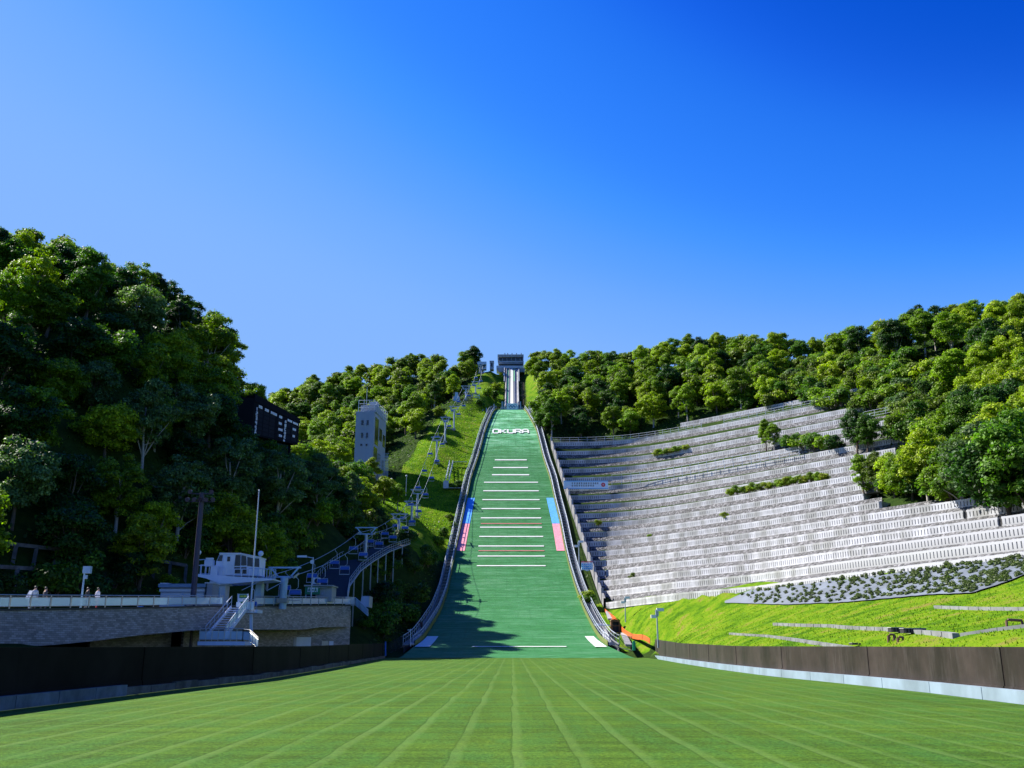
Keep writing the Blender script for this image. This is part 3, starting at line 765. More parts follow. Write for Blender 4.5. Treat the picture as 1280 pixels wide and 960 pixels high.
for (t, pl, pr, cur) in row_curves:
    z0 = cur[0].z; off = []
    for i, p in enumerate(cur):
        d = cur[min(i + 1, len(cur) - 1)] - cur[max(i - 1, 0)]; d.normalize(); off.append(p + Vector((-d.y, d.x, 0)) * .2)
    part('backing_wall', MB().grid([[p + Vector((0, 0, -WH - .3)) for p in off], [p + Vector((0, 0, -.03)) for p in off], [p + Vector((0, 0, -.02)) + (p - c_) * 1.5 for p, c_ in zip(off, cur)]]), slot_mat, gs)
    Ls = [0]
    for a, b_ in zip(cur, cur[1:]): Ls.append(Ls[-1] + (b_ - a).length)
    s = .3; X_ = [p.x for p in cur]; Y_ = [p.y for p in cur]
    k = 0; sk = random.randrange(170, 330)
    while s < Ls[-1] - .3:
        x, y = np.interp(s, Ls, X_), np.interp(s, Ls, Y_); x2, y2 = np.interp(s + .25, Ls, X_), np.interp(s + .25, Ls, Y_)
        k += 1
        if k % sk != 0: seats.append((x, y, z0 + random.uniform(-.015, .015), math.atan2(y2 - y, x2 - x), math.hypot(x, y), t))
        s += .505
blk = MB()
blk.box((0, .1, -.13), (.5, .2, .26)).box((0, .1, -WH + .11), (.5, .2, .22)).box((0, .1, -.58), (.36, .196, .64))
# keep only faces one can see (drop the back ones)
blk.f = [f for f in blk.f if not all(blk.v[i][1] > .19 for i in f)]
block_mesh = blk.mesh('block', seat_mat)
seats.sort(key=lambda q: q[4])
base = gs.location
for (x, y, z, a, d, t) in seats[:300]:
    o = put('block', block_mesh, gs); o.location = Vector((x, y, z)) - base; o.rotation_euler = (0, 0, a)
bv = np.array(blk.v); nb = len(bv); AV = []; AF = []
for i, (x, y, z, a, d, t) in enumerate(seats[300:]):
    ca, sa = math.cos(a), math.sin(a)
    AV.append(np.c_[bv[:, 0] * ca - bv[:, 1] * sa + x, bv[:, 0] * sa + bv[:, 1] * ca + y, bv[:, 2] + z])
    AF += [tuple(q + i * nb for q in f) for f in blk.f]
mb = MB(); mb.v = np.concatenate(AV).tolist(); mb.f = AF
part('block', mb, seat_mat, gs, kind='stuff', label='farther rows of slotted white concrete blocks')
# railings on the terraces
def railing(pts, root, h=1.1, step=2.0, name='railing', mt=pale_steel, rr_=.04):
    L = [0]
    for a, b_ in zip(pts, pts[1:]): L.append(L[-1] + (b_ - a).length)
    f = lambda s: Vector([np.interp(s, L, [p[i] for p in pts]) for i in range(3)])
    ss = np.arange(0, L[-1] + .01, min(step, L[-1])); q = [f(s) for s in ss]
    m = MB()
    for hh in (h, h * .52): m.tube([p + Vector((0, 0, hh)) for p in q], rr_, 4)
    m.tube([p + Vector((0, 0, .12)) for p in q], rr_, 4)
    for p in q: m.beam(p, p + Vector((0, 0, h)), rr_ * 2)
    return part(name, m, mt, root)
for t, a, b_ in ((1.0, 690, 880), (.70, 765, 1000), (.74, 765, 960), (TS[-2], 905, 1062), (.86, 1080, 1140)):
    railing([stand_pt(t, px) + Vector((0, 0, .05)) for px in np.linspace(a, b_, 40)], gs, 1.3, 2.5)
# left end wall of the terraces
le = [stand_pt(t, stand_left(t)) for t in np.linspace(0, 1, 30)]
part('end_wall', MB().grid([[p + Vector((0, 0, -2.0)) for p in le], [p + Vector((0, 0, .75)) for p in le], [p + Vector((-.35, 0, .75)) for p in le], [p + Vector((-.35, 0, -2.0)) for p in le]]), tread_mat, gs)
for t in np.linspace(.03, 1, 17):
    p = stand_pt(t, stand_left(t)); part('end_post', MB().box(p + Vector((-.2, -.3, .3)), (.45, .45, 2.4)), pale_concrete, gs)


#@@MORE
# quick sampler of the ground
gx = np.arange(-200, 200.1, 2.0); gy = np.arange(-60, 460.1, 2.0); GX, GY = np.meshgrid(gx, gy); GZ = ground(GX, GY)
GZ = GZ + (np.sin(GX * .31 + GY * .17) * np.cos(GY * .23 - GX * .11) * .22) * np.where(GX > 0, np.clip((GX - 60) / 20, 0, 1), np.clip((-GX - 22) / 4, 0, 1))
def G1(x, y):
    i = min(max((y + 60) / 2, 0), len(gy) - 1.001); j = min(max((x + 200) / 2, 0), len(gx) - 1.001)
    a, b_ = int(i), int(j); u, v = i - a, j - b_
    return float(GZ[a, b_] * (1 - u) * (1 - v) + GZ[a + 1, b_] * u * (1 - v) + GZ[a, b_ + 1] * (1 - u) * v + GZ[a + 1, b_ + 1] * u * v)
def ground_hit(px, py, y0=45, y1=200):
    r = ray(px, py); lo = None
    for Y in np.arange(y0, y1, .3):
        p = at(px, py, Y)
        if p.z < G1(p.x, p.y): return at(px, py, Y - .15)
    return None
def gp_(px, py, Y0_, Y1_): return ground_hit(px, py, Y0_, Y1_) or at(px, py, (Y0_ + Y1_) / 2)
# ------------------------------------------------------------------ bridge with tiled parapet on the left
def deck_pt(px, py):
    Y = float(np.interp(px, [-120, 0, 100, 190, 260, 300, 380, 438, 470], [58, 68, 76, 85, 93, 98, 112, 124, 130])); return at(px, py, Y)
def py_deck(px): return float(np.interp(px, [-120, 0, 190, 260, 438], [765, 763.5, 760.5, 759, 757.5]))
def py_bot(px): return float(np.interp(px, [-120, 0, 40, 80, 120, 170, 240, 262, 320, 380, 400], [812, 810, 808, 805, 801, 794.5, 788, 787, 787, 787, 784]))
pxs = np.linspace(-110, 438, 56)
br_ = thing('tiled_bridge', 'curved brown tiled bridge wall with glass railing on its deck', 'bridge', tuple(deck_pt(0, 763.5)))
top = [deck_pt(p, py_deck(p)) for p in pxs]
def fascia(px0, px1, n=30, name='tiled_wall', full=False):
    P = np.linspace(px0, px1, n); s_ = 0; vs = []; uvs = []
    last = None; v = []; 
    for p in P:
        a = deck_pt(p, py_deck(p)); b_ = deck_pt(p, py_bot(p)) if not full else Vector((a.x, a.y, -.5))
        if last is not None: s_ += (a.xy - last.xy).length
        last = a; v.append((a, b_, s_))
    me = bpy.data.meshes.new(name); V_ = []; F_ = []; U_ = []
    d = [0.0] * len(v)
    off = br_.location
    for (a, b_, q) in v:
        V_ += [a - off, b_ - off, a - off + Vector((-.5, .15, 0)), b_ - off + Vector((-.5, .15, 0))]; U_ += [(q, a.z), (q, b_.z), (q, a.z), (q, b_.z)]
    for i in range(len(v) - 1):
        k = i * 4; F_ += [(k, k + 1, k + 5, k + 4), (k + 1, k + 3, k + 7, k + 5), (k, k + 4, k + 6, k + 2)]
    F_ += [(0, 2, 3, 1), (4 * len(v) - 4, 4 * len(v) - 3, 4 * len(v) - 1, 4 * len(v) - 2)]
    me.from_pydata([tuple(q) for q in V_], [], F_); ul = me.uv_layers.new(name='UVMap')
    for lp in me.loops: ul.data[lp.index].uv = U_[lp.vertex_index]
    me.materials.append(tile_mat); put(name, me, br_)
fascia(-110, 262); fascia(318, 438)
fascia(262, 318, 8)
# coping and deck
part('coping', MB().grid([[p + Vector((.06, -.03, .0)) for p in top], [p + Vector((.06, -.03, .14)) for p in top], [p + Vector((-.6, .18, .14)) for p in top]]), material('coping_dark', (.06, .055, .05), .8), br_)
part('deck', MB().grid([[p + Vector((-.3, .1, -.05)) for p in top], [p + Vector((-11, 3.0, -.05)) for p in top], [p + Vector((-11, 3.0, -.5)) for p in top], [p + Vector((-.5, .1, -.5)) for p in top]]), concrete, br_)
# recessed building below the deck
bl = thing('lower_building', 'brown tiled building wall with small doors under the bridge deck', 'building', tuple(deck_pt(380, 806)))
def wall_uv(name, a, b_, z0, z1, root, mt=tile_mat):
    L_ = (b_.xy - a.xy).length; me = bpy.data.meshes.new(name); off = root.location
    V_ = [(a.x, a.y, z0), (b_.x, b_.y, z0), (b_.x, b_.y, z1), (a.x, a.y, z1)]
    nrm = Vector((-(b_ - a).y, (b_ - a).x, 0)).normalized() * .25
    V_ += [(x + nrm.x, y + nrm.y, z) for x, y, z in V_]
    me.from_pydata([tuple(Vector(v) - off) for v in V_], [], [(0, 1, 2, 3), (1, 5, 6, 2), (3, 2, 6, 7), (0, 3, 7, 4), (4, 7, 6, 5)])
    ul = me.uv_layers.new(name='UVMap'); U_ = [(0, z0), (L_, z0), (L_, z1), (0, z1)] * 2
    for lp in me.loops: ul.data[lp.index].uv = U_[lp.vertex_index]
    me.materials.append(mt); return put(name, me, root)
wa, wb, wc = deck_pt(262, 800) + Vector((-3.0, 1.5, 0)), deck_pt(395, 800) + Vector((-2.5, .8, 0)), deck_pt(437.5, 790)
wall_uv('wall', wa, wb, -.5, 5.6, bl); wall_uv('wall', wb, wc, -.5, deck_pt(437, 758).z - .4, bl)
w0 = deck_pt(170, 800) + Vector((-4.5, 1.5, 0)); w1 = deck_pt(262, 800) + Vector((-4.2, 1.6, 0))
wall_uv('wall', w0, w1, -.5, 4.6, bl)
def wq(a, b_, f0, f1, z0, z1, name, mt, off=.04):
    d = (b_ - a); d.z = 0; nrm = Vector((d.y, -d.x, 0)).normalized()
    p = a + d * f0 + nrm * off; q = a + d * f1 + nrm * off
    return part(name, MB().prism([(p.x, p.y, z0), (q.x, q.y, z0), (q.x, q.y, z1), (p.x, p.y, z1)], -nrm * .1), mt, bl)
wq(wa, wb, .97, 1.0, .0, 2.4, 'wall_edge', concrete)
wq(wb, wc, .0, .26, -.2, 2.45, 'door', white_paint); wq(wb, wc, .46, .58, .5, 2.0, 'meter_box', grey_steel); wq(wb, wc, .6, .68, .6, 2.0, 'meter_box', white_paint)
wq(wa, wb, .5, .62, .0, 1.3, 'cabinet', concrete)
# railing of the bridge: posts, two rails, glass panes
def glass_rail(root, pts, h, n_, glass=rail_glass, postw=.06, mt=None, r=.035):
    mt = mt or material('rail_champagne', (.50, .48, .42), .4, .5)
    L = [0]
    for a, b_ in zip(pts, pts[1:]): L.append(L[-1] + (b_ - a).length)
    f = lambda s: Vector([np.interp(s, L, [p[i] for p in pts]) for i in range(3)])
    S_ = np.linspace(0, L[-1], n_ + 1); q = [f(s) for s in S_]; U = Vector((0, 0, 1))
    part('top_rail', MB().tube([p + U * h for p in q], r * 1.3, 6).tube([p + U * h * .84 for p in q], r * .7, 4), mt, root)
    part('bottom_rail', MB().tube([p + U * h * .15 for p in q], r * .7, 4), mt, root)
    for p in q: part('post', MB().beam(p, p + U * h, postw, postw * 1.2), mt, root)
    for a, b_ in zip(q, q[1:]):
        a2, b2 = a.lerp(b_, .05), a.lerp(b_, .95)
        d = (b_ - a).normalized(); nn = Vector((-d.y, d.x, 0)) * .02
        part('glass_pane', MB().prism([a2 + U * h * .18, b2 + U * h * .18, b2 + U * h * .8, a2 + U * h * .8], nn), glass, root)
gr1 = thing('glass_railing', 'glass railing with pale metal posts along the left half of the bridge deck', 'railing', tuple(deck_pt(0, 763.5)))
glass_rail(gr1, [deck_pt(p, py_deck(p)) + Vector((0, 0, .14)) for p in np.linspace(-90, 278, 30)], .95, 17)
gr2 = thing('glass_railing', 'glass railing with pale metal posts right of the white stairs', 'railing', tuple(deck_pt(320, 758)))
glass_rail(gr2, [deck_pt(p, py_deck(p)) + Vector((0, 0, .14)) for p in np.linspace(318, 438, 16)], .95, 11)

# ------------------------------------------------------------------ white outdoor stairs
st = thing('outdoor_stairs', 'white steel stairs with glass balustrade coming down from the bridge', 'stairs', tuple(atz(285, 806, 1.4)))
stm = material('stair_white', (.60, .66, .78), .5, var=.08)
T0_, T1_ = at(300, 760, 96.5), at(316, 760, 96.5)              # upper landing, left edge / right edge
B0_, B1_ = at(256, 797, 91.5), at(281, 797, 91.5)              # lower landing
N = 13
for i in range(N):
    f0 = (i + .5) / N
    a = B0_.lerp(at(289, 759, 95.5), f0); b_ = B1_.lerp(at(310, 759, 95.5), f0)
    part('step', MB().box(((a + b_) / 2), ((b_ - a).length, .3, .06)), stm, st)
for a, b_ in ((B0_, at(289, 759, 95.5)), (B1_, at(310, 759, 95.5))):
    part('stringer', MB().beam(a, b_, .1, .32), stm, st)
    part('handrail', MB().tube([a + Vector((0, 0, 1.05)), b_ + Vector((0, 0, 1.05))], .045, 6).tube([a + Vector((0, 0, .6)), b_ + Vector((0, 0, .6))], .03, 4), pale_steel, st)
    for k in range(7):
        p = a.lerp(b_, k / 6); part('baluster', MB().beam(p, p + Vector((0, 0, 1.05)), .05), pale_steel, st)
    nn = Vector((0, .03, 0))
    if a is B1_:
        for k in range(6):
            p, q = a.lerp(b_, k / 6 + .015), a.lerp(b_, (k + 1) / 6 - .015)
            part('glass_pane', MB().prism([p + Vector((0, 0, .15)), q + Vector((0, 0, .15)), q + Vector((0, 0, .95)), p + Vector((0, 0, .95))], nn), rail_glass, st)
lp = at(249, 803.5, 91); lq = at(308, 803.5, 91)
part('landing', MB().box(((lp.x + lq.x) / 2, 91.6, lp.z - .05), (lq.x - lp.x, 2.2, .35)), stm, st)
part('landing', MB().box((at(308, 766, 96).x, 96.5, at(300, 763, 96).z - .1), (2.4, 2.0, .3)), stm, st)
part('support_leg', MB().beam(at(314, 768, 96), at(314, 806, 96), .25), stm, st); part('support_leg', MB().beam(at(290, 806, 91.4), at(290, 812, 91.4), .25), stm, st)
rt = thing('glass_railing', 'glass railing round the lower landing of the white stairs', 'railing', tuple(at(250, 802, 90.5)))
glass_rail(rt, [at(249, 802, 90.5), at(303, 802, 90.5)], 1.15, 7)
rt2 = thing('glass_railing', 'short sloping glass railing beside the lowest stair flight', 'railing', tuple(at(303, 802, 90.5)))
glass_rail(rt2, [at(303, 802, 90.5), at(312, 803, 90.2), at(322, 813, 88.5)], 1.1, 4)
rt3 = thing('glass_railing', 'glass corner railing at the head of the white stairs', 'railing', tuple(at(304, 762, 96)))
glass_rail(rt3, [at(303, 765, 95.2), at(317, 765, 95.4)], 1.2, 3)

# ------------------------------------------------------------------ lift station cabin
cab = thing('lift_control_cabin', 'white windowed control cabin on a raised railed platform', 'cabin', tuple(at(285, 757, 103)))
cz = at(285, 723, 103).z; YC = 103.0
def X_at(px, Y=YC, py=725): return at(px, py, Y).x
def Z_at(py, Y=YC): return at(300, py, Y).z
cabw = material('cabin_white', (.66, .70, .80), .5, var=.05, scale=.7)
# platform wedge
poly = [(X_at(246), Z_at(718.5)), (X_at(345), Z_at(724.5)), (X_at(345), Z_at(726)), (X_at(292), Z_at(730.5)), (X_at(280), Z_at(730.5)), (X_at(262), Z_at(724)), (X_at(246), Z_at(720.5))]
part('platform', MB().prism([(x, YC - 1.3, z) for x, z in poly], (0, 3.6, 0)), cabw, cab)
part('pillar', MB().prism([(X_at(271), YC - .6, Z_at(757)), (X_at(284), YC - .6, Z_at(757)), (X_at(284.5), YC - .6, Z_at(731)), (X_at(270), YC - .6, Z_at(731))], (0, 1.6, 0)), cabw, cab)
part('pillar', MB().prism([(X_at(316.5), YC + .8, Z_at(757)), (X_at(325), YC + .8, Z_at(757)), (X_at(325), YC + .8, Z_at(729)), (X_at(318), YC + .8, Z_at(729))], (0, 1.2, 0)), lift_paint, cab)
part('beam_under', MB().box(((X_at(284) + X_at(328)) / 2, YC + .4, Z_at(728.5)), (X_at(328) - X_at(284), .5, .25)), grey_steel, cab)
part('joint_collar', MB().box((X_at(277), YC, Z_at(729)), (1.9, 1.9, .5)), cabw, cab)
# information board on the pillar
part('notice_board', MB().box((X_at(275), YC - .68, Z_at(743.5)), (X_at(280) - X_at(270.2), .08, Z_at(734) - Z_at(750.5))), white_print, cab)
nl = MB()
for k in range(9):
    nl.box((X_at(275), YC - .73, Z_at(736 + 1.6 * k)), (X_at(278.8) - X_at(271.3), .02, .05))
part('notice_text', nl, blue_print, cab, kind='stuff')
# cabin body: leans forward, outlines per side
c0 = [(271, 720), (326, 720), (325.5, 697.5), (301, 693), (275, 692.5), (271, 703)]
part('cabin_body', MB().prism([(X_at(a), YC - .75, Z_at(b_)) for a, b_ in c0], (0, 2.3, 0)), cabw, cab)
part('cabin_roof', MB().prism([(X_at(a), YC - .85, Z_at(b_)) for a, b_ in ((274, 693.2), (301, 693.6), (326.2, 698.2), (326.2, 697), (301, 692), (275, 691.8))], (0, 2.5, 0)), white_paint, cab)
for q in (((272.2, 702), (278.2, 702), (278.8, 694.8), (275, 694.8)), ((294.5, 708), (301.5, 708), (301, 694.6), (295, 694.6)), ((302.5, 707.5), (309.3, 707.5), (308, 696), (302.2, 695)),
          ((310.3, 708), (317, 709), (316.5, 698.3), (309.6, 697)), ((318.5, 709), (325.3, 709.5), (324.5, 699), (317.8, 698.6)), ((294.2, 717.5), (302, 717.5), (301.5, 709.5), (294.5, 709.5)), ((303.5, 718), (310, 718), (309.5, 709.6), (303, 709.6))):
    part('window', MB().prism([(X_at(a), YC - .80, Z_at(b_)) for a, b_ in q], (0, .06, 0)), glass_dark, cab)
part('door', MB().box((X_at(287), YC - .79, Z_at(707)), (X_at(294) - X_at(280), .07, Z_at(695) - Z_at(719))), white_paint, cab)
part('door_window', MB().box((X_at(286.7), YC - .84, Z_at(699.5)), (.3, .04, .5)), glass_dark, cab)
part('air_unit', MB().box((X_at(263.5), YC - .9, Z_at(705)), (.85, .8, .65)), cabw, cab)
part('air_unit', MB().box((X_at(271), YC - .9, Z_at(714)), (.75, .7, 1.0)), cabw, cab)
def bar_rail(root, pts, h, step, mt, r=.03, mids=(.5,), name='railing'):
    L = [0]
    for a, b_ in zip(pts, pts[1:]): L.append(L[-1] + (b_ - a).length)
    f = lambda s: Vector([np.interp(s, L, [p[i] for p in pts]) for i in range(3)])
    q = [f(s) for s in np.linspace(0, L[-1], max(2, int(L[-1] / step) + 1))]; m = MB()
    m.tube([p + Vector((0, 0, h)) for p in q], r, 5)
    for t in mids: m.tube([p + Vector((0, 0, h * t)) for p in q], r * .7, 4)
    for p in q: m.beam(p, p + Vector((0, 0, h)), r * 1.8)
    return part(name, m, mt, root)
bar_rail(cab, [at(246, 718.5, YC - 1.25), at(281, 720.5, YC - 1.25)], 1.0, .42, cabw, .03, (.08,))
bar_rail(cab, [at(292, 724, YC - 1.25), at(311, 724, YC - 1.25)], 1.05, .6, cabw, .045, (.5,))
bar_rail(cab, [at(311, 723, YC - 1.25), at(344, 724.5, YC - 1.25)], 1.05, .45, lift_paint, .035, (.08,))
bar_rail(cab, [at(250, 717.5, YC + 2.2), at(344, 723.5, YC + 2.2)], 1.0, .6, cabw, .03, (.08,))

# ------------------------------------------------------------------ small buildings on the deck
def shed(name, label, cat, px0, px1, pyt, pyb, Y, depth, mt):
    a, b_ = at(px0, pyb, Y), at(px1, pyt, Y)
    root = thing(name, label, cat, ((a.x + b_.x) / 2, Y, a.z))
    part('wall', MB().box(((a.x + b_.x) / 2, Y + depth / 2, (a.z + b_.z) / 2), (b_.x - a.x, depth, b_.z - a.z)), mt, root)
    return root
s1 = shed('ticket_hall', 'low pale blue shuttered building left of the control cabin', 'building', 199, 256, 731, 760, 99, 5, material('shed_blue', (.34, .44, .58), .6))
def fr(root, px0, px1, pyt, pyb, Y, th, name, mt, **k):
    a, b_ = at(px0, pyb, Y), at(px1, pyt, Y)
    return part(name, MB().box(((a.x + b_.x) / 2, Y + th / 2, (a.z + b_.z) / 2), (b_.x - a.x, th, b_.z - a.z)), mt, root, **k)
fr(s1, 197.5, 256.5, 729.6, 734, 98.4, 6.2, 'roof', material('roof_blue', (.13, .22, .32), .5)); fr(s1, 199, 256, 736.2, 739.5, 98.7, .3, 'shutter_box', pale_steel)
fr(s1, 201, 226.6, 741.5, 759, 98.93, .08, 'shutter', pale_steel); fr(s1, 228, 253, 741.5, 759, 98.93, .08, 'shutter', pale_steel); fr(s1, 211.5, 217, 746, 748.6, 98.87, .05, 'label_plate', white_print)
fr(s1, 200, 210, 728.6, 729.8, 98.6, 3, 'roof_vent', pale_steel)
fr(s1, 256.5, 266, 729, 760, 98.7, 2.2, 'tiled_pier', pale_concrete); fr(s1, 255.8, 266.8, 728, 729.2, 98.6, 2.4, 'pier_cap', white_paint)
s2 = shed('lift_kiosk', 'small kiosk with green signboard and air conditioner on its roof', 'kiosk', 395, 415, 732, 752, 118, 3, pale_concrete)
fr(s2, 380, 415.6, 731.2, 732.8, 117.4, 4, 'roof', concrete); fr(s2, 381, 400, 732.9, 743, 117.7, .2, 'green_sign', green_paint)
fr(s2, 381, 383, 743, 752, 117.8, .3, 'post', grey_steel); fr(s2, 383, 395, 743, 752, 119.5, .3, 'dark_opening', ink); fr(s2, 394, 394.8, 743, 752, 117.8, .3, 'post', grey_steel)
fr(s2, 384.4, 397.2, 734.3, 740, 117.62, .06, 'white_sign', white_print)
g = MB()
for px in (386.5, 394.5):
    c_ = at(px, 737.2, 117.55); g.ball((c_.x, c_.y, c_.z + .18), .07, 6, 4); g.box((c_.x, c_.y, c_.z - .02), (.22, .03, .2)); g.box((c_.x - .1, c_.y, c_.z - .18), (.05, .03, .16)); g.box((c_.x + .1, c_.y, c_.z - .18), (.05, .03, .16))
c_ = at(390.5, 737.2, 117.55); g.prism([(c_.x - .12, c_.y, c_.z - .05), (c_.x + .05, c_.y, c_.z - .05), (c_.x + .05, c_.y, c_.z - .13), (c_.x + .18, c_.y, c_.z), (c_.x + .05, c_.y, c_.z + .13), (c_.x + .05, c_.y, c_.z + .05), (c_.x - .12, c_.y, c_.z + .05)], (0, .02, 0))
part('pictogram', g, green_paint, s2)
fr(s2, 404.8, 405.2, 735, 752, 117.93, .05, 'door_joint', grey_steel); fr(s2, 402, 404, 741, 744, 117.9, .06, 'handle', grey_steel)
ac = shed('air_conditioner', 'white air conditioner unit standing on the kiosk roof', 'air conditioner', 391, 399.5, 722, 730, 118.2, .8, white_paint)
c_ = at(396, 726, 118.15); part('fan', MB().tube([(c_.x, 118.12, c_.z), (c_.x, 118.2, c_.z)], .3, 12), ink, ac)
part('stand', MB().beam(at(391, 731, 118.4), at(391, 728, 118.4), .08).beam(at(399, 731, 118.4), at(399, 728, 118.4), .08), pale_steel, ac)

sg = thing('notice_sign', 'green and white notice sign at the top of the white stairs', 'sign', tuple(at(303.5, 757, 97)))
fr(sg, 297.2, 310.5, 742.5, 756, 97, .08, 'board', white_print); fr(sg, 299, 308.8, 743, 747.5, 96.93, .05, 'green_header', green_paint); fr(sg, 299, 308.8, 752, 754, 96.93, .05, 'green_band', green_paint)
for px in (297.4, 310.2): part('post', MB().beam(at(px, 742, 97.05), at(px, 762, 97.05), .09), pale_steel, sg)
txt = MB()
for k, (x0, x1) in enumerate(((300, 304), (304.6, 308))):
    c_ = at((x0 + x1) / 2, 745.2, 96.9); txt.box((c_.x, 96.9, c_.z), ((x1 - x0) * .078, .02, .1))
part('header_text', txt, material('yellow_print', (.6, .6, .05), .5), sg)
sg2 = thing('small_sign', 'little white sign hung beside the green notice sign', 'sign', tuple(at(297.5, 757, 95.3)))
fr(sg2, 295, 300.5, 752.5, 758.5, 95.3, .06, 'board', white_print); part('post', MB().beam(at(297.7, 758, 95.36), at(297.7, 764, 95.36), .05), pale_steel, sg2)

# ------------------------------------------------------------------ masts and lamps
def pole(name, label, cat, base_, h, r0, r1, mt, lean=0):
    root = thing(name, label, cat, tuple(base_))
    part('pole', MB().tube([(0, 0, -.5), (lean, 0, h)], r0, 8, r2=r1), mt, root, world=False); return root
fb = at(241, 752, 96); fb.z = G(fb.x, fb.y); top_ = at(247, 616, 96)
fm = pole('floodlight_mast', 'tall dark purple floodlight mast rising behind the shuttered building', 'floodlight mast', fb, top_.z - fb.z, .34, .24, mast_paint)
H_ = top_.z - fb.z
for dz, w in ((-.1, 1.1), (-.9, 1.3)):
    part('crossarm', MB().beam((-w, 0, H_ + dz), (w, 0, H_ + dz), .09), mast_paint, fm, world=False)
    for x in (-w + .05, -w * .45, w * .45, w - .05):
        if dz > -.5 and abs(x) < .6: continue
        m = MB().tube([(x, -.15, H_ + dz + .25), (x * 1.05, -.55, H_ + dz + .12)], .12, 8, r2=.24)
        part('lamp_head', m, mast_paint, fm, world=False)
    part('lamp_head', MB().tube([(0, -.15, H_ - .6), (0, -.55, H_ - .75)], .12, 8, r2=.24), mast_paint, fm, world=False)
def lamp_post(px, pyb, pyt, Y, kind, label, mt=lift_paint, flip=1):
    b_ = at(px, pyb, Y); h = at(px, pyt, Y).z - b_.z
    root = pole('street_lamp', label, 'lamp post', b_, h, .09, .07, mt)
    if kind == 'arm':
        part('arm', MB().tube([(0, 0, h - .1), (-.9 * flip, -.1, h + .05)], .05, 5), mt, root, world=False)
        part('lamp_head', MB().prism([(-.8 * flip, -.25, h - .05), (-1.9 * flip, -.25, h - .02), (-1.9 * flip, -.25, h + .18), (-.8 * flip, -.25, h + .2)], (0, .35, 0)), white_paint, root, world=False)
        part('globe_lamp', MB().tube([(0, -.2, h - .55), (0, -.5, h - .6)], .14, 8, r2=.26), white_paint, root, world=False)
    elif kind == 'box':
        part('lamp_head', MB().box((.28, -.2, h), (.62, .3, .55)), mt, root, world=False)
        part('bracket', MB().box((.15, -.1, h - .55), (.3, .15, .3)), mt, root, world=False)
    elif kind == 'ballarm':
        part('globe_lamp', MB().ball((.1, -.1, h + .1), .26, 10, 7), white_paint, root, world=False)
        part('arm', MB().tube([(0, 0, h - .65), (1.0, -.1, h - .6)], .045, 5), mt, root, world=False)
        part('lamp_head', MB().box((1.3, -.1, h - .55), (.75, .3, .2)), white_paint, root, world=False)
    return root
lamp_post(388.5, 752, 696.5, 116, 'arm', 'pale street lamp with a long arm beside the green kiosk', pale_steel)
lamp_post(100, 765, 712.5, 77, 'box', 'lamp post with a square head behind the glass railing')
lamp_post(242, 757, 692, 100, 'ballarm', 'blue lamp post with a globe and a side arm beside the control cabin')
rl = thing('globe_lamp', 'round white lamp on the right rear corner of the control cabin roof', 'lamp', tuple(at(323.5, 700, YC + 1)))
c_ = at(326, 692, YC + 1); part('globe', MB().ball(c_, .3, 12, 8), white_paint, rl); part('bracket', MB().beam(at(323.5, 700, YC + 1), c_, .08), grey_steel, rl)
b_ = at(313.5, 757, 100.5); tp = at(321, 613, 100.5)
fp = thing('flagpole', 'bare white flagpole standing in front of the control cabin', 'flagpole', tuple(b_))
part('pole', MB().tube([b_, Vector((b_.x, b_.y, tp.z))], .10, 8, r2=.045), white_paint, fp)
part('finial', MB().ball((b_.x, b_.y, tp.z), .09, 8, 5), white_paint, fp)

# ------------------------------------------------------------------ chair lift
T = [  # column, base row, head row, distance, half width in columns, label
    (353.5, 752, 709.5, 106, 19.5, 'first blue lift pylon beside the control cabin with a wide trapezoid head'),
    (456.3, 705, 659.5, 150, 13.8, 'lift pylon standing in the dark stepped ramp'),
    (498, 680, 642.5, 178, 10.5, 'lift pylon at the top end of the dark ramp'),
    (514.2, 656, 626.5, 200, 9.5, 'lift pylon in sunlit grass, lower of a close pair'),
    (521.3, 645, 612, 209, 9, 'lift pylon in sunlit grass, upper of a close pair'),
    (545.6, 571.5, 546.5, 248, 7.5, 'lift pylon in the bright grass with the crooked head'),
    (556.3, 547.5, 521.5, 262, 6.5, 'lift pylon halfway up the bright grass strip'),
    (567.4, 531, 508, 273, 6.8, 'lift pylon near the upper end of the bright grass strip'),
    (582.3, 500.5, 482.5, 300, 6.4, 'lift pylon in front of the dark trees near the summit'),
    (594.5, 492.5, 477, 308, 5.5, 'lift pylon with steel bracing in the shade near the summit'),
    (600.3, 467, 453.5, 338, 4.5, 'topmost lift pylon against the sky left of the start house')]
pyl = []
